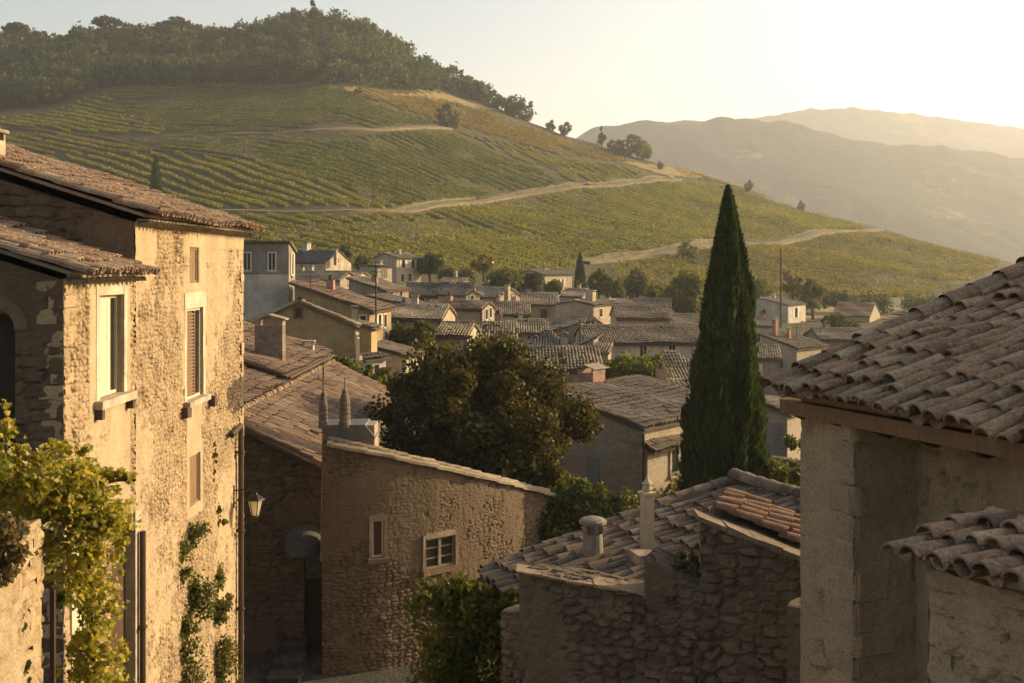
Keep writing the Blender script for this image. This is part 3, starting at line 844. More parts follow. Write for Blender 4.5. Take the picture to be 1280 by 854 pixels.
# little cypresses
def cypress(label, loc, H, rmax, n, leaf, seed, mat='lf_cyp', group=None, lobes=9, core=.52):
    loc = np.asarray(loc, float); root = thing('cypress_tree', label, 'cypress', loc, group)
    g = np.random.default_rng(seed)
    prof = lambda t: rmax * np.minimum(1, (t / .10) ** .5) * np.clip((1 - t), 0, 1) ** .74 * (1.05 - .18 * (1 - t)) + .008
    t = g.random(n) ** 1.25; th = g.random(n) * 6.283
    ridge = .66 + .46 * vnoise(th * 1.75 + 40, t * H * .42 + 3 * np.sin(th * 2), seed) + .26 * (vnoise(th * 4.5, t * H * 1.5, seed + 3) - .5)
    rr = prof(t) * ridge * (.80 + .24 * g.random(n) ** .5) * np.where(g.random(n) < .04, 1.12, 1.)
    c = np.stack([rr * np.cos(th), rr * np.sin(th), t * H * .985], 1)
    ax = np.stack([np.cos(th) * .28, np.sin(th) * .28, np.ones(n)], 1) + g.normal(0, .22, (n, 3)); ax /= np.linalg.norm(ax, axis=1)[:, None]
    sd = np.cross(ax, g.normal(size=(n, 3))); sd /= np.linalg.norm(sd, axis=1)[:, None]
    s = (leaf * (.6 + .8 * g.random(n)) * (.45 + .55 * np.minimum(1, prof(t) / rmax * 1.6)))[:, None]
    q = np.stack([c - ax * s, c - sd * s * .34, c + ax * s * 1.3, c + sd * s * .34], 1) + loc
    m = MB(); m.add(q.reshape(-1, 3), np.arange(4 * n).reshape(-1, 4))
    # dense inner twigs
    tt = np.linspace(.02, .985, 26); m.lathe(loc, [(float(prof(x)) * core, x * H * .97) for x in tt], 18)
    m.build('crown', M[mat], root)
    tr = MB(); tr.tube([loc - [0, 0, .4], loc + [0, 0, H * .3], loc + [0, 0, H * .9]], [rmax * .16, rmax * .12, .02], 8); tr.build('trunk', M['bark'], root)
    return root


b = gpos(910, 40.); cypress('tall dark cypress rising above the village roofs', b, (HY - 226) / F * 40 - b[2], 2.0, 76000, .16, 5)
b = gpos(725, 203.); cypress('small dark cypress at the foot of the vines near the cream villa', b, (HY - 315) / F * 203 - b[2], 1.35, 3600, .34, 6)
b = hit(195, 242); cypress('little cypress standing alone in the yellow vines above the tiled roof', b, (HY - 192) / F * b[1] - b[2], 2.0, 3200, .4, 7)

# the big tree in the courtyard
b = np.array([-1.05, 43., float(zter(-1.05, 43.))])
big = tree('broadleaf_tree', 'big dark bronze leaved tree filling the courtyard behind the curved wall', 'tree', b, 9.2, (3.75, 3.3, 2.85), M['lf_big'], 60000, .088, 120, .80, .30, 41, None, .60, .34, nlimb=30, low=-.9)
# ------------------------------------------------------------------ tiled roofs
def tile_field(m, O, e, s, poly, sp=.24, exp=.36, seg=5, thick=0., chan=True, jit=1., deck=.07, deckmat=1, tilemat=0, rad=None, bdeck=None):
    """canal tiles on the plane O + a*e + b*s ; poly is convex in (a,b)"""
    O, e, s = (np.asarray(k, float) for k in (O, e, s)); n = np.cross(e, s); n /= np.linalg.norm(n)
    poly = np.asarray(poly, float)
    a0, a1 = poly[:, 0].min(), poly[:, 0].max(); nrow = max(1, int(round((a1 - a0) / sp))); sp = (a1 - a0) / nrow
    r = rad or sp * .40
    TA = []; TB = []; TL = []; kind = []
    def span(a):
        lo = []
        for k in range(len(poly)):
            p, q = poly[k], poly[(k + 1) % len(poly)]
            if (p[0] - a) * (q[0] - a) <= 0 and abs(p[0] - q[0]) > 1e-9: lo.append(p[1] + (q[1] - p[1]) * (a - p[0]) / (q[0] - p[0]))
        return (min(lo), max(lo)) if len(lo) > 1 else None
    for i_ in range(nrow):
        for kd in ((0, 1) if chan else (0,)):
            a = a0 + (i_ + (.5 if kd == 0 else 1.0)) * sp
            if a > a1 - .02: continue
            iv = span(a)
            if not iv: continue
            b = np.arange(iv[0] + rng.uniform(-.04, .03) * jit, iv[1] - .08, exp)
            TA.append(np.full(len(b), a)); TB.append(b + rng.normal(0, .012, len(b)) * jit); TL.append(np.minimum(exp * 1.28, iv[1] - b + .05)); kind.append(np.full(len(b), kd))
    TA, TB, TL, kind = (np.concatenate(k) for k in (TA, TB, TL, kind)); N = len(TA)
    if jit > 1.1: sl_ = rng.random(N); TB = TB + np.where(sl_ < .10, rng.uniform(-.10, .05, N), 0); keep_ = (sl_ > .012) | (TB < .5); TA, TB, TL, kind = TA[keep_], TB[keep_], TL[keep_], kind[keep_]; N = len(TA)
    th = np.linspace(0, np.pi, seg + 1)
    sag = .03 * np.sin(TA * 1.3 + TB) + .02 * np.sin(TB * 2.1)
    r0 = r * (1 + rng.normal(0, .05, N) * jit); r1 = r0 * .82
    rings = []
    for w_ in ((0, 0.), (1, 0.)) if thick <= 0 else ((0, 0.), (1, 0.), (0, thick), (1, thick)):
        end, t_ = w_
        rr = ((r0 if end == 0 else r1) * np.where(kind == 1, 1.0 if end else .86, 1.))[:, None] - t_
        bb = (TB if end == 0 else TB + TL)[:, None]
        tw = rng.normal(0, .012, N)[:, None] * jit if end == 0 and t_ == 0 else (0 if t_ == 0 else None)
        if t_ == 0:
            off = rng.normal(0, .010, N)[:, None] * jit; lift = (.030 if end == 0 else .0) + rng.normal(0, .008, N)[:, None] * jit
            if end == 0: o0, l0 = off, lift
            else: o1, l1 = off, lift
        else: off, lift = (o0, l0) if end == 0 else (o1, l1)
        cov = (kind == 0)[:, None]
        A = TA[:, None] + off + rr * np.cos(th)[None]
        H = np.where(cov, r * .55 + lift + .86 * rr * np.sin(th)[None], r * .95 + lift * .6 - rr * .95 * np.sin(th)[None])
        H = H + sag[:, None] * jit
        B = bb + 0 * A
        rings.append(O + A[..., None] * e + B[..., None] * s + H[..., None] * n)
    k = seg + 1
    v = np.concatenate(rings, 1); nv = v.shape[1]
    j = np.arange(seg)
    f = [np.stack([j, j + 1, k + j + 1, k + j], 1)]
    if thick > 0:
        f.append(np.stack([j + 1, j, 2 * k + j, 2 * k + j + 1], 1))      # lower end lip
        f.append(np.stack([2 * k + j + 1, 2 * k + j, 3 * k + j, 3 * k + j + 1], 1))
    f = np.concatenate(f)
    m.add(v.reshape(-1, 3), (f[None] + (np.arange(N) * nv)[:, None, None]).reshape(-1, 4), tilemat)
    if deck:
        pd = poly if bdeck is None else np.asarray(bdeck, float)
        pts = O + pd[:, :1] * e + pd[:, 1:] * s - n * .005
        m.slab(pts[::-1] if False else pts, -n * deck, deckmat)


def ridge_caps(m, A, B, r=.12, exp=.38, seg=6, tilemat=0):
    A = np.asarray(A, float); B = np.asarray(B, float); L = np.linalg.norm(B - A); d = (B - A) / L
    side = np.cross(d, [0, 0, 1.]); side /= np.linalg.norm(side); up = np.cross(side, d)
    th = np.linspace(-.25, np.pi + .25, seg + 1)
    for b in np.arange(0, L - .05, exp):
        l = min(exp * 1.22, L - b + .03); j = rng.normal(0, .010, 2)
        q = []
        for bb, rr, h in ((b, r, .02), (b + l, r * .86, 0.)):
            q.append(A + d * bb + side * j[0] + np.cos(th)[:, None] * rr * side + (np.sin(th)[:, None] * rr * .85 + h + j[1]) * up)
        q = np.concatenate(q); i_ = np.arange(seg); k = seg + 1
        m.add(q, np.stack([i_, i_ + 1, k + i_ + 1, k + i_], 1), tilemat)


# ------------------------------------------------------------------ windows and chimneys
def window(parent, O, u, nrm, w, h, shutters=None, frame='wood_white', sill=True, bars=1, fw=.09, deep=False, label=None):
    """window standing on a wall face: O bottom centre, u along wall, nrm outward"""
    up = np.array([0, 0, 1.]); m = MB()
    for a in ((-w / 2 - fw, -w / 2), (w / 2, w / 2 + fw)): m.box(O, u, nrm, up, a, (-.03, .05), (-fw, h + fw))
    m.box(O, u, nrm, up, (-w / 2, w / 2), (-.03, .045), (h, h + fw)); m.box(O, u, nrm, up, (-w / 2, w / 2), (-.03, .045), (-fw, 0))
    for k in range(bars): m.box(O, u, nrm, up, (-w / 2 + w * (k + 1) / (bars + 1) - .025, -w / 2 + w * (k + 1) / (bars + 1) + .025), (.0, .035), (0, h))
    fr = m.build('window', M[frame], parent)
    g = MB(); g.box(O, u, nrm, up, (-w / 2, w / 2), (-.02, .015), (0, h)); g.build('pane', M['glass'], fr)
    if sill:
        s_ = MB(); s_.box(O, u, nrm, up, (-w / 2 - fw - .06, w / 2 + fw + .06), (-.02, .14), (-fw - .09, -fw - .002)); s_.build('sill', M['stone_trim'], fr)
    if shutters:
        for sg in (-1, 1):
            x = sg * (w / 2 + fw + .02); y = x + sg * w * .52; t = MB()
            t.box(O, u, nrm, up, (min(x, y), max(x, y)), (.003, .06), (-.03, h + .03)); t.build('shutter', M[shutters], fr)
    return fr


def chimney(parent, base, w, d, h, yaw=0., mat='pl_cream', cap='slab', name='chimney'):
    u = np.array([math.cos(yaw), math.sin(yaw), 0]); v = np.array([-u[1], u[0], 0]); z = np.array([0, 0, 1.])
    m = MB(); O = np.asarray(base, float)
    m.box(O, u, v, z, (-w / 2, w / 2), (-d / 2, d / 2), (-1.2, h), 0, .008)
    c = MB()
    if cap == 'slab':
        for a in (-1, 1):
            for b_ in (-1, 1): c.box(O, u, v, z, sorted((a * w * .5, a * w * .34)), sorted((b_ * d * .5, b_ * d * .34)), (h, h + .16))
        c.box(O, u, v, z, (-w * .62, w * .62), (-d * .62, d * .62), (h + .16, h + .23), 0, .01)
    elif cap == 'gable':
        for a in (-1, 1): c.box(O, u, v, z, sorted((a * w * .5, a * w * .36)), (-d / 2, d / 2), (h, h + .22), 0, .01)
        for sg in (-1, 1):
            c.slab(np.array([O + u * (sg * w * .62) + v * (-d * .62) + z * (h + .22), O + u * (sg * w * .62) + v * (d * .62) + z * (h + .22), O + v * (d * .62) + z * (h + .40), O + v * (-d * .62) + z * (h + .40)]), np.array([0, 0, .05]))
    else:
        c.lathe(O + [0, 0, h], [(w * .56, 0), (w * .56, .06), (w * .3, .08), (w * .28, .3), (w * .34, .33), (.001, .35)], 10)
    ch = m.build(name, M[mat], parent); c.build('chimney_cap', M['clay_dark'] if cap == 'pot' else M['mortar'], ch)
    return ch


GH = 'houses of the old village'
HOUSES = []


class House:
    """village house; C is the near corner under the eave, u runs along the front, v into the depth"""
    def __init__(s, label, xl, xc, ye, D, psi=0., d=None, xr=None, typ='u', pitch=15., wall='sc_warm', roof='t_brown', oh=.28, name='village_house', cat='house', group=GH, base=None, tile=True, hmax=None, sp=None):
        p = R(psi); s.u = np.array([math.cos(p), -math.sin(p), 0.]); s.v = np.array([math.sin(p), math.cos(p), 0.]); s.z = np.array([0, 0, 1.])
        s.C = P(xc, ye, D); al = (xl - CX) / F
        s.w = (s.C[0] - al * s.C[1]) / (math.cos(p) + al * math.sin(p))
        if xr is not None:
            ar = (xr - CX) / F; d = (ar * s.C[1] - s.C[0]) / (math.sin(p) - ar * math.cos(p))
        s.d = d = float(np.clip(d, 1.5, 14)); w = s.w; ze = s.C[2]; tp = math.tan(R(pitch)); cp = math.cos(R(pitch)); sp_ = math.sin(R(pitch))
        cor = [s.at(-w, 0, 0), s.at(0, 0, 0), s.at(0, d, 0), s.at(-w, d, 0)]
        zb = min(float(zter(q[0], q[1])) for q in cor) - .6
        if base is not None: zb = base
        zb = min(zb, ze - 2.2)
        s.zb = zb; sp_t = sp or (.25 if D < 65 else .205); s.root = thing(name, label, cat, (*s.at(-w / 2, d / 2, 0)[:2], zb), group); s.ptr = None
        # height of the wall top over (i,j)
        if typ == 'u': hf = lambda i, j: tp * (d / 2 - abs(j - d / 2))
        elif typ == 'v': hf = lambda i, j: tp * (w / 2 - abs(i + w / 2))
        elif typ == 'sr': hf = lambda i, j: -tp * i
        elif typ == 'sl': hf = lambda i, j: tp * i
        elif typ == 'sf': hf = lambda i, j: tp * j
        elif typ == 'sb': hf = lambda i, j: -tp * j
        else: hf = lambda i, j: 0.
        s.hf = hf; s.oh = oh; s.tp = tp; s.typ = typ
        m = MB()
        def wallpoly(pts): m.poly([s.at(i, j, zb - ze) for i, j in (pts[0], pts[-1])] + [s.at(i, j, hf(i, j)) for i, j in pts[::-1]])
        mids = lambda a, b_: [a, ((a[0] + b_[0]) / 2, (a[1] + b_[1]) / 2), b_]
        wallpoly(mids((-w, 0), (0, 0))); wallpoly(mids((0, 0), (0, d))); wallpoly(mids((0, d), (-w, d))); wallpoly(mids((-w, d), (-w, 0)))
        m.build('wall', M[wall], s.root)
        # roof planes
        r = MB(); vo = .14; Z = s.z
        def plane(O, e, sh, poly, drop):
            sd = sh * cp + Z * sp_; tile_field(r, O + Z * .04, e, sd, poly, sp=sp_t, exp=.40, seg=4 if D > 60 else 6, chan=False, jit=1.2, deck=.09, deckmat=1, rad=sp_t * (.42 if D < 65 else .46))
        if typ in ('u', 'hip'):
            L = (d / 2 + oh) / cp
            h = min(d / 2 / cp, w * .45) if typ == 'hip' else 0
            W2 = w + 2 * vo
            pl = [(0, 0), (W2, 0), (W2 - h, L), (h, L)]
            plane(s.at(-w - vo, -oh, -tp * oh), s.u, s.v, pl, 0); plane(s.at(vo, d + oh, -tp * oh), -s.u, -s.v, pl, 0)
            ridge_caps(r, s.at(-w - vo + h, d / 2, tp * d / 2 + .10), s.at(vo - h, d / 2, tp * d / 2 + .10), .13)
            if typ == 'hip':
                for a_, e_, s_ in ((s.at(oh * .5, -oh, -tp * oh), s.v, -s.u), (s.at(-w - oh * .5, d + oh, -tp * oh), -s.v, s.u)):
                    plane(a_, e_, s_, [(0, 0), (d + 2 * oh, 0), (d / 2 + oh, h + oh)], 0)
        elif typ == 'v':
            L = (w / 2 + oh) / cp; pl = [(0, 0), (d + 2 * vo, 0), (d + 2 * vo, L), (0, L)]
            plane(s.at(oh, -vo, -tp * oh), s.v, -s.u, pl, 0); plane(s.at(-w - oh, d + vo, -tp * oh), -s.v, s.u, pl, 0)
            ridge_caps(r, s.at(-w / 2, -vo, tp * w / 2 + .10), s.at(-w / 2, d + vo, tp * w / 2 + .10), .13)
        elif typ in ('sr', 'sl'):
            L = (w + 2 * oh) / cp; pl = [(0, 0), (d + 2 * vo, 0), (d + 2 * vo, L), (0, L)]
            if typ == 'sr': plane(s.at(oh, -vo, -tp * oh), s.v, -s.u, pl, 0)
            else: plane(s.at(-w - oh, d + vo, -tp * (w + oh)), -s.v, s.u, pl, 0)
        elif typ in ('sf', 'sb'):
            L = (d + 2 * oh) / cp; pl = [(0, 0), (w + 2 * vo, 0), (w + 2 * vo, L), (0, L)]
            if typ == 'sf': plane(s.at(-w - vo, -oh, -tp * oh), s.u, s.v, pl, 0)
            else: plane(s.at(vo, d + oh, -tp * (d + oh)), -s.u, -s.v, pl, 0)
        s.nch = 0; HOUSES.append(s)
        s.roof = r.build('roof', [M[roof], M['t_gap']], s.root)
        s.D = D

    def at(s, i, j, h): return s.C + s.u * i + s.v * j + np.array([0, 0, h])

    def ray(s, px, py, face):
        """point of a wall face on the sight line"""
        n = -s.v if face == 'f' else s.u
        d = P(px, py, 1.); t = np.dot(s.C, n) / np.dot(d, n)
        return d * t, n, (s.u if face == 'f' else s.v)

    def win(s, px, py, wpx, hpx, face='f', **kw):
        q, n, u = s.ray(px, py, face); a = abs(u[0] - q[0] / q[1] * u[1]) + .05
        w = float(np.clip(wpx / F * q[1] / a, .35, 1.5)); h = hpx / F * q[1]
        if q[2] - h / 2 < s.zb + .3: return
        return window(s.root, q + n * .004 - np.array([0, 0, h / 2]), u, n, w, h, **kw)

    def door(s, px, py, wpx, hpx, face='f', mat='wood_dark'):
        q, n, u = s.ray(px, py, face); a = abs(u[0] - q[0] / q[1] * u[1]) + .05
        w = float(np.clip(wpx / F * q[1] / a, .6, 2.5)); h = hpx / F * q[1]; m = MB()
        m.box(q - [0, 0, h / 2], u, n, s.z, (-w / 2, w / 2), (-.02, .04), (0, h)); return m.build('door', M[mat], s.root)

    def band(s, py, mat, face='f', name='render_band'):
        """differently finished lower part of a wall"""
        z = s.C[2] - (HY - py) / F * s.C[1]; m = MB()
        if face == 'f': m.box(s.C, s.u, -s.v, s.z, (-s.w, -.0), (-.05, .02), (s.zb - s.C[2], -z))
        return m.build(name, M[mat], s.root)

    def gutter(s):
        a, b = s.at(-s.w - .1, -s.oh - .05, -.10 - s.tp * s.oh), s.at(.1, -s.oh - .05, -.10 - s.tp * s.oh); m = MB(); m.tube([a, b], .06, 6); c = s.at(-.15, -.07, 0); m.tube([c + [0, 0, -.25], c + [0, 0, s.zb - s.C[2]]], .045, 6); m.build('gutter', M['copper'], s.root)

    def chim(s, i, j, w, h, mat='pl_cream', cap='slab', d=None):
        zr = s.hf(i, j); return chimney(s.roof, s.at(i, j, zr), w, d or w, h, math.atan2(s.u[1], s.u[0]), mat, cap)

    def chim_px(s, px, ytop, wpx, j=None, mat='pl_cream', cap='slab', h=None, d=None):
        """chimney whose column stands at bearing px along depth j"""
        j = s.d / 2 if j is None else j
        a = (px - CX) / F; q = s.at(0, j, 0); i = -(q[0] - a * q[1]) / (s.u[0] - a * s.u[1])
        q = s.at(i, j, s.hf(i, j)); hh = (HY - ytop) / F * q[1] - q[2] - .2
        return chimney(s.roof, q, wpx / F * q[1], d or wpx / F * q[1], max(.3, hh if h is None else h), math.atan2(s.u[1], s.u[0]), mat, cap)


# ------------------------------------------------------------------ the village
H = House('tall grey tower house with white painted lower wall beside the near stone house', 246, 361, 303, 75, -6, xr=369, typ='sb', pitch=7, wall='pl_grey', roof='t_red')
H.band(343, 'pl_white'); H.win(309, 327, 8, 21, shutters=None, bars=1); H.win(340, 327, 8, 21, bars=1); H.win(365, 330, 3, 26, 'r', shutters='wood_pale')
H = House('ochre house whose broad gable faces the camera with one small attic window', 304, 443, 408, 60, -8, xr=449, typ='v', pitch=24, wall='pl_ochre', roof='t_brown')
H.win(373, 391, 6, 12, sill=False, frame='wood_brown', bars=0); H.win(446, 432, 3, 22, 'r', shutters='wood_pale', bars=0); H.chim_px(443, 383, 7, 1.2, 'pl_cream', d=.3)
H = House('narrow yellow annex squeezed between the ochre gable and antenna pole', 444, 464, 411, 63.5, 6, xr=468, typ='sr', pitch=12, wall='pl_yellow', roof='t_brown')
H = House('low outhouse with pale pilastered front below the ochre gable', 441, 455, 450, 57, 40, xr=477, typ='v', pitch=11, wall='pl_white', roof='t_brown')
H.win(462, 466, 5, 20, 'r', bars=0, sill=False); H.win(470, 466, 5, 20, 'r', bars=0, sill=False)
H = House('long ochre house with reddish raking roof and lit end wall by the antenna', 368, 462, 389, 72, 6, xr=489, typ='sr', pitch=18.5, wall='pl_ochre', roof='t_red', oh=.35)
H.win(474, 401, 4, 15, 'r', shutters='wood_pale', bars=0); H.win(481, 401, 4, 15, 'r', bars=0); H.win(454, 402, 5, 14, 'f', bars=0, sill=False); H.win(482, 420, 4, 10, 'r', bars=0)
H = House('slate roofed cottage with a bright triangular gable and chimney on its ridge', 340, 407, 328, 170, 26, xr=439, typ='u', pitch=27, wall='pl_cream', roof='t_slate')
H.chim_px(383, 303, 8, None, 'pl_white'); H.chim_px(420, 311, 4, 1.5, 'pl_cream')
H.win(422, 326, 4, 6, 'r', bars=0)
H = House('dark roofed stone cottage with dim gable just below the slate roofed cottage', 352, 425, 350, 135, 25, xr=447, typ='u', pitch=25, wall='sc_grey', roof='t_grey')
H.win(437, 352, 3, 7, 'r', bars=0)
H = House('brown house with long raking wall behind the antenna pole', 436, 481, 364, 110, 14, xr=511, typ='sr', pitch=17, wall='pl_brown', roof='t_brown')
H.win(489, 367, 4, 6, 'r', bars=0); H.win(501, 367, 4, 6, 'r', bars=0)
H = House('pale two storey villa with white shutters beside the round parasol tree', 466, 496, 323, 192, 34, xr=526, typ='v', pitch=17, wall='pl_cream', roof='t_grey')
H.win(504, 330, 4, 10, 'r', shutters='wood_white', bars=0); H.win(516, 330, 4, 10, 'r', shutters='wood_white', bars=0); H.win(503, 347, 4, 9, 'r', bars=0); H.win(512, 347, 4, 9, 'r', bars=0)
H = House('small pavilion with an open lit porch below the pale two storey villa', 449, 472, 334, 166, 32, xr=490, typ='v', pitch=9, wall='sc_warm', roof='t_grey')
H.win(480, 342, 10, 13, 'r', bars=2, frame='wood_pale', sill=False)
H = House('low brown house with dark openings in its short lit end wall', 462, 514, 383, 100, 20, xr=537, typ='sr', pitch=11, wall='sc_warm', roof='t_grey')
H.win(521, 384, 4, 6, 'r', bars=0); H.win(529, 384, 4, 6, 'r', bars=0)
H = House('long low house under a bluish slate roof below the round parasol tree', 504, 590, 370, 127, 3, d=7, typ='u', pitch=20, wall='sc_grey', roof='t_slate')
H.chim_px(566, 352, 8, None, 'pl_cream'); H.win(528, 375, 5, 6, bars=0); H.win(552, 375, 5, 6, bars=0)
H = House('tiny lit gable rising at the end of the bluish slate roof', 582, 600, 369, 119, -38, d=5, typ='v', pitch=24, wall='pl_cream', roof='t_brown')
H.win(590, 372, 4, 5, bars=0, sill=False)
H = House('stone house with a row of openings in its tall end gable above the big tree', 532, 603, 386, 105, 24, xr=618, typ='u', pitch=22, wall='sc_grey', roof='t_brown')
H.win(608, 393, 3, 12, 'r', bars=0); H.win(613, 391, 3, 12, 'r', bars=0); H.win(560, 394, 6, 8, bars=0)
H = House('chapel like house with an arched bell gable on its bright end wall', 583, 623, 372, 150, 30, xr=651, typ='u', pitch=21, wall='pl_pink', roof='t_grey')
H.chim_px(634, 356, 6, 2.2, 'pl_cream', d=.5)
H = House('cream villa with hipped tiled roof beside the little cypress', 644, 681, 344, 210, 36, xr=715, typ='v', pitch=15, wall='sc_warm', roof='t_grey')
H.win(703, 353, 3, 9, 'r', shutters='wood_pale', bars=0); H.win(692, 352, 3, 8, 'r', bars=0)
H = House('shaded low house with a dark barn door behind the flat fronted stone house', 652, 698, 381, 142, 0, d=7, typ='u', pitch=20, wall='pl_brown', roof='t_grey')
H.door(680, 393, 9, 13); H.chim_px(661, 366, 6, None, 'pl_cream')
H = House('flat fronted stone house with a stout chimney and lit narrow end wall', 694, 742, 382, 125, 27, xr=767, typ='v', pitch=11, wall='sc_warm', roof='t_grey')
H.win(751, 391, 4, 10, 'r', bars=0, shutters=None); H.chim_px(738, 363, 10, None, 'pl_cream')
H = House('small pointed gable front standing before the flat fronted stone house', 727, 757, 410, 106, -32, d=5, typ='v', pitch=32, wall='pl_cream', roof='t_brown')
H.win(741, 403, 4, 7, bars=0, sill=False)
H = House('cottage with a sliver of bright wall behind the flat fronted stone house', 742, 773, 380, 150, 30, xr=791, typ='v', pitch=13, wall='pl_white', roof='t_grey')
H = House('plain shed under a smooth brown roof above the long pale house', 771, 838, 398, 118, 0, d=7.5, typ='u', pitch=17, wall='sc_warm', roof='t_brown')
H.chim_px(838, 389, 4, 1.0, 'pl_cream')
H = House('half hidden white cottage with one small window behind the tall cypress', 864, 905, 381, 172, 0, d=7, typ='u', pitch=13, wall='pl_white', roof='t_brown')
H.win(873, 386, 5, 6, bars=0)
H = House('small rough stone barn between the brown shed and tall cypress', 836, 905, 407, 120, -6, d=6, typ='u', pitch=18, wall='sc_dark', roof='t_grey')
H = House('long pale rendered house with three shuttered upper windows', 732, 905, 428, 92, -3, d=8, typ='u', pitch=15, wall='pl_white', roof='t_brown', oh=.35)
for x in (804, 840, 876): H.win(x, 438.5, 8, 15, shutters='wood_white', bars=1)
H.win(757, 434, 8, 6, bars=0, frame='wood_bluegrey', sill=False); H.chim_px(839, 406, 4, None, 'pl_cream', h=.3)
H = House('shaded lean to with a brick red tiled top against the long pale house', 740, 760, 441, 84, 14, xr=764, typ='sb', pitch=-14, wall='sc_grey', roof='t_red')
H = House('tall grey party wall house next to the thin chimney pipe', 700, 742, 424, 88, 10, d=5, typ='sl', pitch=24, wall='pl_grey', roof='t_grey')
H = House('dim house under a dark slate hip roof in the middle of the village', 650, 716, 445, 80, 4, d=7, typ='hip', pitch=22, wall='pl_grey', roof='t_slate')
H = House('two eyed house with a pair of tiny windows under its eave', 634, 685, 417, 95, 0, d=7, typ='u', pitch=14, wall='pl_white', roof='t_grey')
H.win(660, 421, 5, 4, bars=0, sill=False); H.win(667, 421, 5, 4, bars=0, sill=False)
H = House('wide blank grey house climbing behind the slate hip roof', 684, 726, 404, 99, 6, d=7, typ='sl', pitch=16, wall='pl_grey', roof='t_grey')
H = House('house with a rippled reddish roof just beyond the big tree', 630, 752, 461, 68, 0, d=7, typ='u', pitch=15, wall='sc_warm', roof='t_brown', oh=.35)
H.win(700, 472, 6, 10, bars=0)
H = House('plain brown house with a steep hipped roof half behind the tall cypress', 806, 905, 482, 72, -8, d=7, typ='hip', pitch=27, wall='pl_brown', roof='t_brown')
H = House('barn under a dark purplish roof in front of the golden green bush', 770, 905, 521, 58, -14, d=8, typ='u', pitch=19, wall='sc_dark', roof='t_brown')
H = House('pale villa with a white window and tall mast at the meadow edge', 916, 985, 382, 192, 32, xr=1007, typ='v', pitch=13, wall='pl_white', roof='t_grey')
H.win(995, 391, 5, 12, 'r', shutters='wood_white', bars=0); H.win(955, 390, 5, 6, bars=0)
H = House('house with raking brown roof and two slim chimneys past the tall cypress', 950, 996, 436, 105, 44, xr=1032, typ='sr', pitch=16, wall='sc_warm', roof='t_brown')
H.chim_px(969, 397, 5, 1.5, 'brick', d=.45); H.chim_px(986, 410, 4, 2.5, 'brick')
H = House('low cottage with scattered pale stones beneath the mast villa', 930, 968, 408, 140, 10, d=7, typ='u', pitch=14, wall='pl_white', roof='t_grey')
H = House('dim terrace house half buried behind the raking brown roof', 905, 975, 448, 96, 10, d=6, typ='u', pitch=14, wall='pl_grey', roof='t_grey')
H = House('shaded stone house with a bright rubble end wall next to the near pier', 925, 984, 518, 52, 34, xr=1003, typ='sr', pitch=15, wall='sc_grey', roof='t_grey')
H.band(530, 'pl_grey')
H = House('long rust coloured barn on the meadow behind the old canal tile roof', 1040, 1087, 396, 200, 25, xr=1107, typ='u', pitch=17, wall='sc_grey', roof='t_red')
H = House('low lichened roof peeping over the edge of the old canal tile roof', 1026, 1090, 425, 120, 0, d=7, typ='u', pitch=15, wall='pl_brown', roof='t_grey')
H = House('low house with uneven tiles between the dim gable and big tree', 598, 662, 393, 112, 0, d=7, typ='u', pitch=16, wall='pl_white', roof='t_brown')
H = House('dim house with bleached roof directly above the top of the big tree', 566, 645, 424, 84, 0, d=7, typ='u', pitch=15, wall='sc_warm', roof='t_grey')
H = House('brown cottage with a low tiled roof between dark garden tree and big tree', 545, 584, 420, 80, 8, d=5, typ='u', pitch=16, wall='pl_cream', roof='t_brown')
H = House('wide flat roofed house with pale wall above the dark garden tree', 486, 552, 399, 90, 6, d=7, typ='u', pitch=14, wall='sc_warm', roof='t_grey')
H = House('small tiled house with a shaded wall just left of the big tree crown', 461, 506, 446, 66, 16, xr=529, typ='sr', pitch=13, wall='pl_cream', roof='t_brown')
H.win(514, 456, 4, 9, 'r', bars=0)
H = House('small cream cottage tucked under the vines behind the bell gable', 603, 628, 356, 195, 20, xr=641, typ='u', pitch=18, wall='pl_cream', roof='t_grey'); H.win(634, 360, 3, 6, 'r', bars=0)
H = House('grey beige barn between the cream villa and little cypress garden', 700, 728, 371, 178, 18, xr=742, typ='u', pitch=17, wall='sc_warm', roof='t_grey')
H = House('long low farm building beneath the tall grey green tree', 790, 838, 384, 165, 10, d=7, typ='u', pitch=16, wall='sc_warm', roof='t_grey'); H.win(812, 388, 4, 5, bars=0)
H = House('beige farmhouse with lit end wall on the rise above the bluish slate roof', 548, 578, 354, 175, 22, xr=592, typ='u', pitch=18, wall='sc_warm', roof='t_brown'); H.win(585, 358, 3, 6, 'r', bars=0)
H = House('little tiled cottage against the tower house and raking brown house', 424, 446, 346, 150, 24, xr=462, typ='u', pitch=18, wall='pl_cream', roof='t_brown')
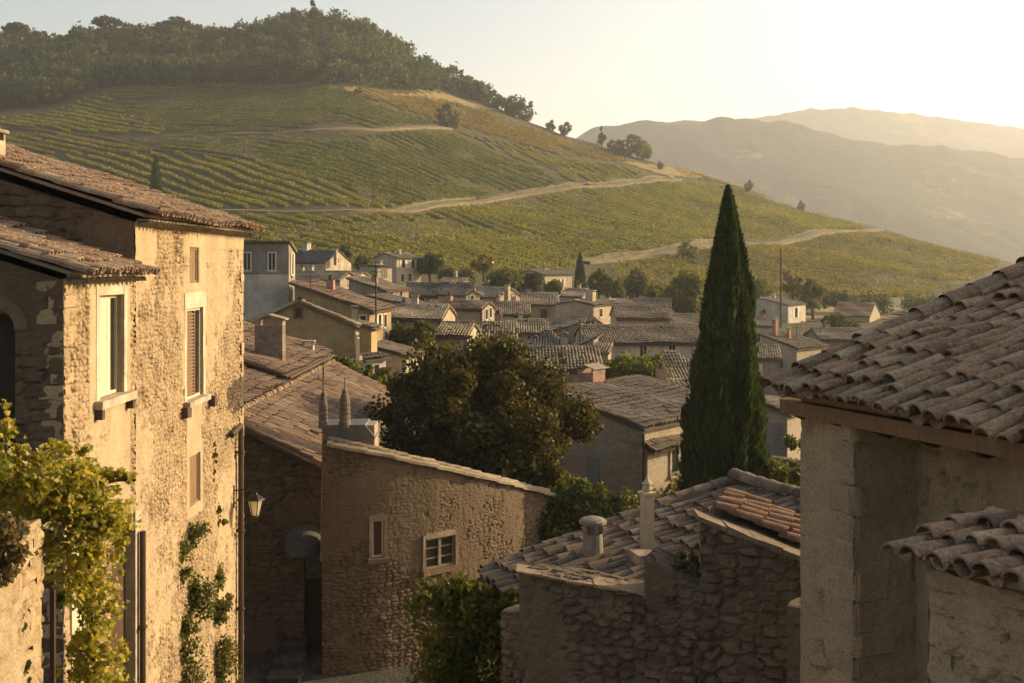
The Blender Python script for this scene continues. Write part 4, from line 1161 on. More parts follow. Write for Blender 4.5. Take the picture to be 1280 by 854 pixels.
# everyday bits on the roofs and walls
g_ = np.random.default_rng(77)
for k, h_ in enumerate(HOUSES):
    if not any(c.name.startswith('chimney') for c in h_.roof.children) and h_.w > 3.0:
        h_.chim(-h_.w * g_.uniform(.15, .8), h_.d * g_.uniform(.42, .58), g_.uniform(.4, .6), g_.uniform(.5, .9), ['pl_cream', 'brick', 'sc_grey'][k % 3], ['slab', 'pot', 'gable'][k % 3])
    if not any(c.name.startswith(('window', 'door')) for c in h_.root.children) and h_.w > 3.5:
        for fr_ in ((.3, .7) if h_.w > 6 else (.45,)):
            window(h_.root, h_.at(-h_.w * fr_, -.004, -g_.uniform(1.5, 1.9)), h_.u, -h_.v, g_.uniform(.5, .8), g_.uniform(.8, 1.1), frame='win_surround', shutters=[None, 'wood_bluegrey', 'wood_brown', 'wood_pale'][k % 4], bars=1)
    if k % 3 == 0 and h_.w > 4: h_.chim(-h_.w * g_.uniform(.1, .9), h_.d * .5, .36, g_.uniform(.35, .6), 'pl_cream', 'pot')
    if h_.typ == 'u' and h_.D < 130: h_.gutter()
    if k % 4 == 1:
        q = h_.at(-h_.w * .4, h_.d * .5, h_.hf(-h_.w * .4, h_.d * .5)); a_ = MB(); a_.tube([q - [0, 0, .3], q + [0, 0, 1.7]], .022, 5)
        for z in (1.1, 1.35, 1.6): a_.tube([q + [-.45, .1, z], q + [.45, -.1, z]], .014, 4)
        a_.build('aerial', M['iron'], h_.root)
# masts and poles


def pole(label, px, ytop, ybase, D, r, mat='iron', name='mast', bars=()):
    b = P(px, ybase, D); root = thing(name, label, name.replace('_', ' '), b); m = MB()
    m.tube([b, b + [0, 0, (ybase - ytop) / F * D]], [r, r * .7], 8); m.build('pole', M[mat], root)
    for y, w in bars:
        c = P(px, y, D); t = MB(); t.tube([c - [w, 0, 0], c + [w, 0, 0]], r * .45, 6); t.build('crossbar', M[mat], root)


pole('thin dark antenna pole rising past the reddish raking roof', 470, 327, 431, 70, .06, bars=((333, .5), (340, .35)), name='antenna_pole')
pole('tall slim mast standing beside the pale villa at the meadow edge', 976, 311, 412, 180, .17, 'copper')
pole('thin dark flue pipe in front of the pointed gable', 725, 399, 447, 88.5, .10, 'copper', 'flue_pipe')

# the bigger house to the right of the courtyard tree
H = House('large cream house with a patched tile roof beside the tall cypress', 684, 803.5, 536, 48, 39, d=8.0, typ='sr', pitch=13, wall='sc_warm', roof='t_brown', oh=.22, name='stone_house')
H.chim_px(739, 461, 24, 4.3, 'brick', 'gable', d=1.0)
T = MB(); zt = -.55
tile_field(T, H.at(.62, -.05, zt - .42), H.v, (-H.u * math.cos(R(26)) + H.z * math.sin(R(26))), [(0, 0), (7.9, 0), (7.9, .72), (0, .72)], sp=.25, exp=.36, seg=6, chan=True)
T.build('skirt_roof', [M['t_brown'], M['wood_dark']], H.root)
sw = MB(); sw.box(H.C, H.v, H.u, H.z, (.02, 7.8), (-.02, .22), (H.zb - H.C[2], zt - .28)); sw.build('stone_facing', M['sc_warm'], H.root)
q, n_, u_ = H.ray(837, 576, 'r'); window(H.root, q + n_ * .24 - [0, 0, .45], u_, n_, .55, .95, frame='stone_trim', bars=0, fw=.14)
H.door(741, 598, 18, 55, mat='wood_bluegrey')
dp = MB(); c = H.at(.10, -.10, 0); dp.tube([c + [0, 0, -.2], c + [0, 0, -1.0], c + [.0, -.0, -1.35], c + [0, 0, -5]], .05, 8); dp.build('downpipe', M['copper'], H.root)
# ------------------------------------------------------------------ near masonry
def worley(x, y, seed, jit=.8):
    xi = np.floor(x); yi = np.floor(y); F1 = np.full(x.shape, 9.); F2 = np.full(x.shape, 9.); ID = np.zeros(x.shape); CXX = np.zeros(x.shape)
    for i_ in (-1, 0, 1):
        for j_ in (-1, 0, 1):
            a = xi + i_; b = yi + j_
            px = a + .5 + jit * (hash2(a, b, seed) - .5); py = b + .5 + jit * .8 * (hash2(a, b, seed + 1) - .5)
            w = .8 + .4 * hash2(a, b, seed + 2)
            d = (np.abs(x - px) ** 2.6 + np.abs(y - py) ** 2.6) ** (1 / 2.6) * w
            n1 = d < F1
            F2 = np.where(n1, F1, np.minimum(F2, d)); ID = np.where(n1, hash2(a, b, seed + 3), ID); CXX = np.where(n1, x - px, CXX); F1 = np.where(n1, d, F1)
    return F1, F2, ID, CXX


def rubble(s, z, seed, plaster=.45, ch=.21, amp=1., smooth_band=None):
    """irregular stone layout: returns outward relief and (stone, joint, render) attributes"""
    ws = s + .07 * (fbm(s * 2.3, z * 2.3, seed) - .5) * 2; wz = z + .06 * (fbm(s * 1.6 + 50, z * 2.6, seed + 3) - .5) * 2
    big = vnoise(s * .7, z * .7, seed + 60)
    F1, F2, rnd, cx = worley(ws / (ch * 1.85), wz / ch, seed, .72)
    e = (F2 - F1) * ch * .55 + .016 * (vnoise(s * 17, z * 17, seed + 6) - .5)
    jw = .004 + .020 * vnoise(s * 2.5, z * 2.5, seed + 8)
    joint = 1 - sstep(jw * .4, jw * 1.7, e)
    pl = fbm(s * .5, z * .55, seed + 12, 5) + .30 * (fbm(s * 3.1, z * 3.1, seed + 15) - .5) + .14 * (vnoise(s * 16, z * 16, seed + 16) - .5)
    lo = .70 - plaster * .46
    pl = sstep(lo, lo + .09, pl) * .85
    fine = fbm(s * 11, z * 11, seed + 20) - .5
    pit = sstep(.62, .74, fbm(s * 7, z * 10, seed + 44, 3)) * (1 - .5 * pl); gouge = sstep(.70, .80, fbm(s * 2.4, z * 2.4, seed + 47, 4))
    crack = joint * sstep(.45, .65, vnoise(s * 3.3, z * 3.3, seed + 51))
    rel = amp * ((rnd - .5) * .028 + .020 * (1 - joint) + .010 * sstep(0, .03, e) + .05 * cx * ch * (rnd - .5) * 2.5 + .026 * fine - .02 * crack)
    rel = rel * (1 - pl) + pl * (amp * .026 + .018 * (fbm(s * 4, z * 4, seed + 23) - .5) + .012 * fine)
    rel = rel - amp * (.014 * pit + .028 * gouge)
    return rel, np.stack([np.clip(hash2(np.floor(rnd * 9999), 0 * rnd, seed + 40) * .8 + .2 * big, 0, 1), joint * (1 - pl), pl * (1 - gouge), np.clip(.8 * pit + .8 * gouge + .9 * crack * (1 - pl), 0, 1)], -1)


def panel(m, O, u, nrm, W, zb, top, holes=(), step=.04, seed=1, plaster=.45, ch=.21, amp=1., rd=.22, flat=(), mat=0):
    """relief wall from O (x,y) along u; top is a height or a function of s; holes (s0,s1,z0,z1)"""
    O = np.array([O[0], O[1], 0.]); u = np.array([*u[:2], 0.]); nrm = np.array([*nrm[:2], 0.])
    tf = top if callable(top) else (lambda s: np.full_like(s, float(top)))
    S = np.unique(np.round(np.concatenate([np.linspace(0, W, int(W / step) + 2), [h[k] for h in holes for k in (0, 1)]]), 4))
    zt = tf(S); zm = zt.min() - .02
    Z = np.unique(np.round(np.concatenate([np.arange(zb, zm, step), [zm], [h[k] for h in holes for k in (2, 3) if zb < h[k] < zm]]), 4))
    extra = max(1, int((zt.max() - zm) / step))
    ZZ = np.concatenate([np.broadcast_to(Z[None], (len(S), len(Z))), zm + (zt[:, None] - zm) * (np.arange(1, extra + 1) / extra)[None]], 1)
    SS = np.broadcast_to(S[:, None], ZZ.shape)
    rel, at = rubble(SS, ZZ, seed, plaster, ch, amp)
    for (a, b, c, d) in flat:      # smooth rendered areas
        inr = sstep(a - .05, a + .03, SS) * (1 - sstep(b - .03, b + .05, SS)) * sstep(c - .05, c + .03, ZZ) * (1 - sstep(d - .03, d + .05, ZZ))
        inr = inr * sstep(.30, .42, vnoise(SS * 2.3, ZZ * 1.5, seed + 70) + .22)
        rel = rel * (1 - inr) + .034 * amp * inr; at = at * (1 - inr[..., None]) + inr[..., None] * np.array([0, 0, 1., 0])
    keep = np.ones((len(S) - 1, ZZ.shape[1] - 1), bool)
    sc_ = (S[:-1] + S[1:]) / 2; zc = (ZZ[:, :-1] + ZZ[:, 1:]) / 2; zc = (zc[:-1] + zc[1:]) / 2
    for (a, b, c, d) in holes:
        keep &= ~((sc_[:, None] > a) & (sc_[:, None] < b) & (zc > c) & (zc < d))
        near = (SS > a - .003) & (SS < b + .003) & (ZZ > c - .003) & (ZZ < d + .003); rel = np.where(near, .012, rel)
    v = O + SS[..., None] * u + rel[..., None] * nrm; v[..., 2] = ZZ
    nz = ZZ.shape[1]; a, b = np.nonzero(keep); q = lambda i_, j_: i_ * nz + j_
    f = np.stack([q(a, b), q(a + 1, b), q(a + 1, b + 1), q(a, b + 1)], -1)
    m.add(v.reshape(-1, 3), f, mat, at.reshape(-1, 4))
    for (a, b, c, d) in holes:
        def pt(s_, z_, k): return O + u * s_ + nrm * k + np.array([0, 0, z_])
        ring = [(a, c), (b, c), (b, d), (a, d)]
        for k in range(4):
            p0, p1 = ring[k], ring[(k + 1) % 4]
            m.add([pt(*p0, .012), pt(*p1, .012), pt(*p1, -rd), pt(*p0, -rd)], [[0, 1, 2, 3]], mat, np.tile([[0, 0, 1.]], (4, 1)))


def wall_run(m, pts, zb, thick, step=.04, seed=1, plaster=.45, ch=.21, amp=1., holes=(), back=(0, 1), smooth=0):
    """free standing wall along pts (x,y,ztop); front relief faces right of travel reversed; top and ends closed"""
    pts = np.asarray(pts, float)
    if smooth: pts = smooth_line(densify(pts, .25), smooth)
    seg = np.linalg.norm(np.diff(pts[:, :2], axis=0), axis=1); cum = np.concatenate([[0], np.cumsum(seg)]); W = cum[-1]
    S = np.unique(np.round(np.concatenate([np.linspace(0, W, int(W / step) + 2), [h[k] for h in holes for k in (0, 1)]]), 4))
    X = np.interp(S, cum, pts[:, 0]); Y = np.interp(S, cum, pts[:, 1]); zt = np.interp(S, cum, pts[:, 2]) + .035 * (fbm(S * 3, S * 0, seed + 90) - .5)
    t = np.stack([np.gradient(X, S), np.gradient(Y, S)], 1); t /= np.linalg.norm(t, axis=1)[:, None]
    N = np.stack([t[:, 1], -t[:, 0]], 1)
    zm = zt.min() - .02
    Z = np.unique(np.round(np.concatenate([np.arange(zb, zm, step), [zm], [h[k] for h in holes for k in (2, 3) if h[k] < zm]]), 4)); ex = max(1, int((zt.max() - zm) / step))
    ZZ = np.concatenate([np.broadcast_to(Z[None], (len(S), len(Z))), zm + (zt[:, None] - zm) * (np.arange(1, ex + 1) / ex)[None]], 1); SS = np.broadcast_to(S[:, None], ZZ.shape)
    rel, at = rubble(SS, ZZ, seed, plaster, ch, amp)
    keep = np.ones((len(S) - 1, ZZ.shape[1] - 1), bool)
    sc_ = (S[:-1] + S[1:]) / 2; zc = (ZZ[:, :-1] + ZZ[:, 1:]) / 2; zc = (zc[:-1] + zc[1:]) / 2
    for (a, b, c, d) in holes:
        keep &= ~((sc_[:, None] > a) & (sc_[:, None] < b) & (zc > c) & (zc < d))
        near = (SS > a - .003) & (SS < b + .003) & (ZZ > c - .003) & (ZZ < d + .003); rel = np.where(near, .012, rel)
    v = np.stack([X[:, None] + N[:, :1] * rel, Y[:, None] + N[:, 1:] * rel, ZZ], -1)
    nz = ZZ.shape[1]; a, b = np.nonzero(keep); q = lambda i_, j_: i_ * nz + j_
    m.add(v.reshape(-1, 3), np.stack([q(a, b), q(a + 1, b), q(a + 1, b + 1), q(a, b + 1)], -1), 0, at.reshape(-1, 4))
    # uneven top
    K = max(2, int(thick / step)); w = np.linspace(0, 1, K + 1)
    tv = v[:, -1][:, None] + np.concatenate([-N * thick, np.zeros((len(N), 1))], 1)[:, None] * w[None, :, None]
    r2, a2 = rubble(SS[:, :1] + 0 * w[None], w[None] * thick + 0 * SS[:, :1] + 31, seed + 2, plaster + .15, .2, amp)
    tv[..., 2] += r2 * (np.minimum(w, .15) / .15)[None]
    k1 = K + 1; i_ = np.arange(len(S) - 1)[:, None] * k1; j_ = np.arange(K)[None]
    m.add(tv.reshape(-1, 3), np.stack([i_ + j_, i_ + k1 + j_, i_ + k1 + j_ + 1, i_ + j_ + 1], -1).reshape(-1, 4), 0, a2.reshape(-1, 4))
    # ends and back
    for e_, sg in ((0, 1), (-1, -1)):
        d_ = np.linspace(0, thick, max(2, int(thick / step)) + 1); z_ = np.arange(zb, zt[e_], step); z_ = np.append(z_, zt[e_])
        D_, Z_ = np.meshgrid(d_, z_, indexing='ij'); r3, a3 = rubble(D_ + 13 * sg, Z_, seed + 5 + e_, plaster, ch, amp)
        r3 = r3 * np.minimum(1, D_ / .06) - .0
        x = X[e_] - N[e_, 0] * D_ - t[e_, 0] * r3 * sg + N[e_, 0] * v[e_, 0, 0] * 0; y = Y[e_] - N[e_, 1] * D_ - t[e_, 1] * r3 * sg
        nzz = len(z_); ii = np.arange(len(d_) - 1)[:, None] * nzz; jj = np.arange(nzz - 1)[None]
        m.add(np.stack([x, y, Z_], -1).reshape(-1, 3), np.stack([ii + jj, ii + nzz + jj, ii + nzz + jj + 1, ii + jj + 1], -1).reshape(-1, 4), 0, a3.reshape(-1, 4))
    bk = tv[:, -1]; lo = bk.copy(); lo[:, 2] = zb; n_ = len(bk); ii = np.arange(n_ - 1)
    m.add(np.concatenate([bk, lo]), np.stack([ii, ii + 1, ii + 1 + n_, ii + n_], -1), 0, np.tile([[.5, .3, .5]], (2 * n_, 1)))
    for (a, b, c, d) in holes:
        fr = lambda s_: (np.array([np.interp(s_, S, X), np.interp(s_, S, Y)]), np.array([np.interp(s_, S, N[:, 0]), np.interp(s_, S, N[:, 1])]))
        ring = [(a, c), (b, c), (b, d), (a, d)]
        for k in range(4):
            p0, p1 = ring[k], ring[(k + 1) % 4]; q0, n0 = fr(p0[0]); q1, n1 = fr(p1[0])
            m.add([[*(q0 + n0 * .012), p0[1]], [*(q1 + n1 * .012), p1[1]], [*(q1 - n1 * .25), p1[1]], [*(q0 - n0 * .25), p0[1]]], [[0, 1, 2, 3]], 0, np.tile([[0, 0, 1.]], (4, 1)))
    return lambda s_: (np.array([np.interp(s_, S, X), np.interp(s_, S, Y), 0]), np.array([np.interp(s_, S, N[:, 0]), np.interp(s_, S, N[:, 1]), 0]))


def quoins(m, x, y, u, n, z0, z1, seed=3, mat=0, wide=.42, short=.24, proud=.035):
    """alternating rough corner stones at a vertical corner; u and n point along the two faces, inward"""
    g = np.random.default_rng(seed); z = z0; k = 0; u = np.array([*u, 0.]); n = np.array([*n, 0.])
    while z < z1:
        h = min(g.uniform(.17, .33), z1 - z)
        a, b = (wide, short) if k % 2 else (short, wide); a *= g.uniform(.75, 1.2); b *= g.uniform(.75, 1.2); p = proud * g.uniform(.4, 1.3); p2 = proud * g.uniform(.4, 1.3)
        O = np.array([x, y, 0.]); st = g.random()
        # a slightly irregular block with worn corners
        na = 5
        aa = np.array([-p, -p * .3, a * .5, a * .9, a]); q = []
        for zz, sh in ((z + .006, .012), (z + .03, 0), (z + h - .03, 0), (z + h - .006, .012)):
            ring = [(-p + sh, b), (-p + sh, b * .5), (-p + sh, .03), (-p * .3 + .0, -p2 * .3 + .0), (.03, -p2 + sh), (a * .5, -p2 + sh), (a, -p2 + sh)]
            q.append([O + u * i_ + n * j_ + [0, 0, zz] + np.array([*g.normal(0, .006, 2), g.normal(0, .006)]) for i_, j_ in ring])
        q = np.array(q); nn = 7; f = [[r_ * nn + c_, r_ * nn + c_ + 1, (r_ + 1) * nn + c_ + 1, (r_ + 1) * nn + c_] for r_ in range(3) for c_ in range(6)]
        m.add(q.reshape(-1, 3), f, mat, np.tile([[st, 0, 0]], (28, 1)))
        m.add(q[3], [[0, 1, 2, 3, 4, 5, 6]], mat, np.tile([[st, 0, 0]], (7, 1))); m.add(q[0][::-1], [[0, 1, 2, 3, 4, 5, 6]], mat, np.tile([[st, 0, 0]], (7, 1)))
        z += h; k += 1


Zv = np.array([0, 0, 1.])
FZ = -6.7
fy = lambda px: -FZ * F / (CX - px)          # depth on the sunlit facade at bearing px
fz_ = lambda px, py: (HY - py) / F * fy(px)

# ------------------------------------------------------------------ the sunlit stone house
LH = thing('stone_house', 'tall sunlit rubble stone house with stepped tiled roofs on the near side of the lane', 'house', (-9.5, 22., GZ))
Y0, Y1, Y2 = 17.0, 20.2, 28.3
w1 = (fy(122) - Y0, fy(153) - Y0, -2.2, -.52); w2 = (fy(231.5) - Y1, fy(252) - Y1, -2.82, -.93)
w3 = (fy(235.5) - Y1, fy(247.5) - Y1, -.40, .34); w4 = (fy(235.5) - Y1, fy(249) - Y1, -5.06, -4.02)
dr = (fy(138) - Y0, fy(166) - Y0, GZ + .1, -4.42)
m = MB()
panel(m, (FZ, Y0), (0, 1), (1, 0), Y1 - Y0, GZ - .3, -.22, [w1, dr], .024, 4, .34, .098, .85, flat=[(w1[0] - .42, w1[1] + .34, -4.2, -.2)])
panel(m, (FZ - .0, Y1), (0, 1), (1, 0), Y2 - Y1, GZ - .3, .76, [w2, w3, w4], .026, 7, .34, .098, .85, flat=[(w2[0] - .22, w2[1] + .24, -2.9, .76), (w4[0] - .2, w4[1] + .2, -5.3, -2.9), (0.05, 1.2, .1, .76), (4.5, 8.1, .35, .76)])
quoins(m, FZ, Y2, (0, -1), (-1, 0), GZ, .74, 3); quoins(m, FZ, Y0, (0, 1), (-1, 0), GZ, -.24, 8, wide=.36, proud=.02)
# camera facing wall of the low front part, raking top
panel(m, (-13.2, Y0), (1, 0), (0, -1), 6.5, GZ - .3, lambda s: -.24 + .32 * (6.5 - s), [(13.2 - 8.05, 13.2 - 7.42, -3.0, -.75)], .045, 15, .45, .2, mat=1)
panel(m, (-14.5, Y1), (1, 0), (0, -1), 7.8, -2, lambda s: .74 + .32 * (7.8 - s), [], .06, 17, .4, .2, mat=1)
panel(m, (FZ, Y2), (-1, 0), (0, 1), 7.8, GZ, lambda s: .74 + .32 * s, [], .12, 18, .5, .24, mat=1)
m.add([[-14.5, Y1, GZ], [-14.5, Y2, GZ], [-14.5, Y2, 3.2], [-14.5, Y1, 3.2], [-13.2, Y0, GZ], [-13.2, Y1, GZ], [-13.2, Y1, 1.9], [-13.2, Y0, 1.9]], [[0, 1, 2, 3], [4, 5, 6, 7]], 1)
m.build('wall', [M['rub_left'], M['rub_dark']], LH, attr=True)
cp, sp_ = math.cos(math.atan(.32)), math.sin(math.atan(.32))
su = np.array([-cp, 0, sp_])
BD = [(.1, .30), (Y1 - Y0 + .1, .30), (Y1 - Y0 + .1, 7.2), (.1, 7.2)]
r = MB(); tile_field(r, (-6.22, Y0 - .28, -.20), (0, 1, 0), su, [(0, 0), (Y1 - Y0 + .22, 0), (Y1 - Y0 + .22, 7.2), (0, 7.2)], sp=.235, exp=.35, seg=8, thick=.022, deck=.06, bdeck=BD)
ridge_caps(r, (-6.25, Y0 - .22, -.14), (-13, Y0 - .22, 2.02), .11, .36)
r.build('roof', [M['t_left'], M['mortar']], LH)
BD = [(.1, .30), (Y2 - Y1 + .55, .30), (Y2 - Y1 + .55, 8.6), (.1, 8.6)]
r = MB(); tile_field(r, (-6.18, Y1 - .30, .80), (0, 1, 0), su, [(0, 0), (Y2 - Y1 + .65, 0), (Y2 - Y1 + .65, 8.6), (0, 8.6)], sp=.235, exp=.35, seg=8, thick=.022, deck=.06, bdeck=BD)
ridge_caps(r, (-6.21, Y1 - .24, .88), (-14, Y1 - .24, 3.36), .11, .36); ridge_caps(r, (-14.3, Y1 - .3, 3.45), (-14.3, Y2 + .35, 3.45), .14)
rf = r.build('roof', [M['t_left'], M['mortar']], LH)
chimney(rf, (-9.86, Y1 + 1.2, 2.06), .46, .46, .26, 0, 'sc_warm', 'slab')
# rows of corbelled tiles under the eaves
ev = MB()
for x_, y0_, y1_, z_ in ((-6.62, Y0 + .05, Y1 - .02, -.24), (-6.62, Y1 + .05, Y2 - .02, .73)):
    for k in range(int((y1_ - y0_) / .21)):
        y = y0_ + .1 + k * .21; th = np.linspace(0, np.pi, 6)
        q = [[x_ + dx, y + .095 * math.cos(t_), z_ - .055 + .085 * math.sin(t_)] for dx in (-.12, .20) for t_ in th]
        i_ = np.arange(5); ev.add(q, np.stack([i_, i_ + 1, i_ + 7, i_ + 6], 1))
    ev.box((x_, y0_, z_), (0, 1, 0), (1, 0, 0), Zv, (0, y1_ - y0_), (-.06, .16), (.035, .075))
ev.build('eave_course', M['mortar'], LH)


def casement(parent, O, u, n, w, h, rd, mat='wood_pale', leaf='glass', style='casement'):
    """window set back in a real opening; O bottom left corner on the wall face"""
    O = np.asarray(O, float); u = np.array([*u[:2], 0.]); n = np.array([*n[:2], 0.]); m = MB(); f = .055
    m.box(O, u, n, Zv, (0.003, f), (-rd, -rd + .07), (0, h)); m.box(O, u, n, Zv, (w - f, w - .003), (-rd, -rd + .07), (0, h))
    m.box(O, u, n, Zv, (f, w - f), (-rd, -rd + .07), (h - f, h - .003)); m.box(O, u, n, Zv, (f, w - f), (-rd, -rd + .07), (.003, f))
    if style == 'halfopen':
        m.box(O, u, n, Zv, (f, w * .42), (-rd + .01, -rd + .13), (f, h - f)); m.box(O, u, n, Zv, (w * .50, w * .64), (-rd, -rd + .10), (f, h - f))
    if style == 'casement':
        m.box(O, u, n, Zv, (w / 2 - .045, w / 2 + .045), (-rd, -rd + .09), (f, h - f))
        for k in (1, 2): 
            for a, b in ((f, w / 2 - .045), (w / 2 + .045, w - f)): m.box(O, u, n, Zv, (a, b), (-rd + .005, -rd + .05), (h * k / 3 - .014, h * k / 3 + .014))
    fr = m.build('window', M[mat], parent); p = MB()
    if style in ('casement', 'halfopen'): p.box(O, u, n, Zv, (.02, w - .02), (-rd + .008, -rd + .03), (.02, h - .02)); p.build('pane', M['glass'], fr)
    elif style == 'board':
        for k in range(3): p.box(O, u, n, Zv, (f + (w - 2 * f) * k / 3 + .003, f + (w - 2 * f) * (k + 1) / 3 - .003), (-rd + .01, -rd + .05), (f, h - f))
        p.build('shutter', M[leaf], fr)
    else:
        for a, b in ((f, w * .66),):
            p.box(O, u, n, Zv, (a, a + .05), (-rd + .02, -rd + .075), (f, h - f)); p.box(O, u, n, Zv, (b - .05, b), (-rd + .02, -rd + .075), (f, h - f))
            for z in np.arange(f + .03, h - f - .04, .072):
                q = np.array([O + u * x + n * y + Zv * zz for y, zz in ((-rd + .02, z + .05), (-rd + .075, z)) for x in (a + .05, b - .05)]); p.slab(q[[0, 1, 3, 2]], np.array([0, 0, .014]))
        p.build('shutter', M['wood_brown'], fr); g = MB(); g.box(O, u, n, Zv, (w * .66, w - f), (-rd + .01, -rd + .03), (f, h - f)); g.build('pane', M['glass'], fr)
        g = MB(); g.box(O, u, n, Zv, (f, w - f), (-rd - .03, -rd), (f, h - f)); g.build('inner_board', M['void'], fr)
    return fr


def facade_box(m, y0, y1, z0, z1, out, back=-.02, jit=.004): m.box((FZ, 0, 0), (0, 1, 0), (1, 0, 0), Zv, (y0, y1), (back, out), (z0, z1), 0, jit)


O1 = lambda w, y: np.array([FZ, y + w[0], w[2]])
k_ = casement(LH, O1(w1, Y0), (0, 1), (1, 0), w1[1] - w1[0], w1[3] - w1[2], .16, 'wood_pale', style='halfopen')
s_ = MB(); a, b = Y0 + w1[0], Y0 + w1[1]; facade_box(s_, a - .24, b + .24, w1[2] - .13, w1[2] - .004, .17); s_.build('sill', M['stone_trim'], k_)
for y in (a - .2, b + .1):
    s_ = MB(); s_.box((FZ, y, w1[2] - .13), (0, 1, 0), (1, 0, 0), Zv, (0, .12), (0, .15), (-.17, 0)); s_.build('bracket', M['clay_dark'], k_)
s_ = MB(); facade_box(s_, a - .15, a - .002, w1[2], w1[3] + .17, .035); facade_box(s_, b + .002, b + .15, w1[2], w1[3] + .17, .035); facade_box(s_, a, b, w1[3] + .004, w1[3] + .17, .033); s_.build('surround', M['pl_pale'], k_)
k_ = casement(LH, O1(w2, Y1), (0, 1), (1, 0), w2[1] - w2[0], w2[3] - w2[2], .10, 'wood_pale', style='louvre')
s_ = MB(); a, b = Y1 + w2[0], Y1 + w2[1]; facade_box(s_, a - .2, b + .2, w2[2] - .12, w2[2] - .004, .16); s_.build('sill', M['stone_trim'], k_)
for y in (a - .32, b + .5):
    s_ = MB(); s_.box((FZ, y, w2[2] - .1), (0, 1, 0), (1, 0, 0), Zv, (0, .2), (0, .16), (-.22, 0), 0, .015); s_.build('bracket', M['clay_dark'], k_)
s_ = MB(); facade_box(s_, a - .13, a - .002, w2[2], w2[3], .035); facade_box(s_, b + .002, b + .16, w2[2], w2[3], .035); facade_box(s_, a - .16, b + .22, w2[3] + .004, w2[3] + .33, .042); s_.build('surround', M['pl_pale'], k_)
casement(LH, O1(w3, Y1), (0, 1), (1, 0), w3[1] - w3[0], w3[3] - w3[2], .09, 'wood_brown', 'wood_brown', 'board')
casement(LH, O1(w4, Y1), (0, 1), (1, 0), w4[1] - w4[0], w4[3] - w4[2], .09, 'wood_brown', 'wood_brown', 'board')
# arched barn door
d_ = MB(); a, b = Y0 + dr[0], Y0 + dr[1]
for k in range(7): facade_box(d_, a + (b - a) * k / 7 + .004, a + (b - a) * (k + 1) / 7 - .004, GZ, dr[3], -.14, -.2)
dd = d_.build('door', M['wood_dark'], LH)
s_ = MB(); yy = np.linspace(a, b, 13); c_ = (a + b) / 2; hw = (b - a) / 2
for k in range(12):
    z0_ = [dr[3] - .30 * ((abs(y - c_) / hw) ** 2.2) - .02 for y in (yy[k], yy[k + 1])]
    s_.slab(np.array([[FZ + .008, yy[k], z0_[0]], [FZ + .008, yy[k + 1], z0_[1]], [FZ + .008, yy[k + 1], dr[3] + .004], [FZ + .008, yy[k], dr[3] + .004]]), np.array([-.13, 0, 0]))
s_.build('arch', M['stone_trim'], dd)
s_ = MB(); facade_box(s_, b + .004, b + .26, GZ, dr[3] + .05, .05); s_.build('door_jamb', M['stone_trim'], dd)
# pale door nearest the corner
s_ = MB(); facade_box(s_, Y0 + .22, Y0 + .78, GZ, -4.1, .045); s_.build('door', M['wood_pale'], LH)
# downpipes
for y, zt, rr, jog in ((fy(170), fz_(170, 664), .055, 0), (fy(295), fz_(295, 538), .07, 1)):
    p = MB(); pts = [[FZ + .12, y, GZ], [FZ + .12, y, zt]]
    if jog: pts += [[FZ + .12, y - .05, zt + .12], [FZ + .13, y - .95, zt + .02]]
    p.tube(pts, rr, 9)
    for z in np.arange(GZ + 1, zt, 1.9): p.box((FZ, y, z), (0, 1, 0), (1, 0, 0), Zv, (-rr - .02, rr + .02), (0, .12 + rr + .01), (0, .05))
    p.build('downpipe', M['copper'], LH)
# arched opening in the shaded end
p = MB(); p.box((-8.05, Y0, -3.0), (1, 0, 0), (0, -1, 0), Zv, (.0, .63), (-.25, -.2), (0, 2.25)); p.build('door', M['void'], LH)  # dark panel in place of the unlit interior
p = MB()
for k in range(9):
    t0, t1 = math.pi * k / 9, math.pi * (k + 1) / 9; c = np.array([-7.735, Y0 - .05, -.98]); rr = (.32, .52)
    q = [c + [rr[i_] * math.cos(t_), 0, rr[i_] * math.sin(t_)] for i_, t_ in ((0, t0), (1, t0), (1, t1), (0, t1))]; p.slab(np.array(q), np.array([0, .12, 0]))
p.build('door_arch', M['sill_stone'], LH)

# wall lantern
lb = np.array([FZ + .06, 27.3, fz_(300, 606)]); lx = -6.16
L_ = thing('wall_lantern', 'wrought iron wall lantern with pale glass on the far corner of the sunlit house', 'lantern', lb)
p = MB(); zt = lb[2]; p.tube([[FZ + .02, 27.3, zt], [lx, 27.3, zt + .05]], .018, 6); p.tube([[FZ + .02, 27.3, zt - .35], [FZ + .2, 27.3, zt - .12], [lx + -.12, 27.3, zt + .02]], .014, 6); p.box((FZ, 27.3, zt), (0, 1, 0), (1, 0, 0), Zv, (-.03, .03), (0.0, .04), (-.42, .12)); p.tube([[lx, 27.3, zt + .12], [lx, 27.3, zt - .12]], .014, 6); p.build('bracket', M['iron'], L_)
zb_ = zt - .62
p = MB(); p.lathe((lx, 27.3, zb_), [(.0, .0), (.1, .0), (.1, .03), (.0, .031)], 6); p.lathe((lx, 27.3, zb_ + .40), [(.235, 0), (.225, .03), (.13, .10), (.06, .13), (.05, .17), (.001, .19)], 6); p.lathe((lx, 27.3, zb_ - .08), [(.001, 0), (.03, .04), (.02, .08)], 6)
for k in range(6):
    t_ = k * math.pi / 3; p.tube([[lx + .095 * math.cos(t_), 27.3 + .095 * math.sin(t_), zb_ + .02], [lx + .195 * math.cos(t_), 27.3 + .195 * math.sin(t_), zb_ + .41]], .012, 5)
p.build('lantern_frame', M['iron'], L_)
p = MB(); p.lathe((lx, 27.3, zb_ + .03), [(.088, 0), (.18, .37)], 6); p.build('lantern_glass', M['lantern'], L_)

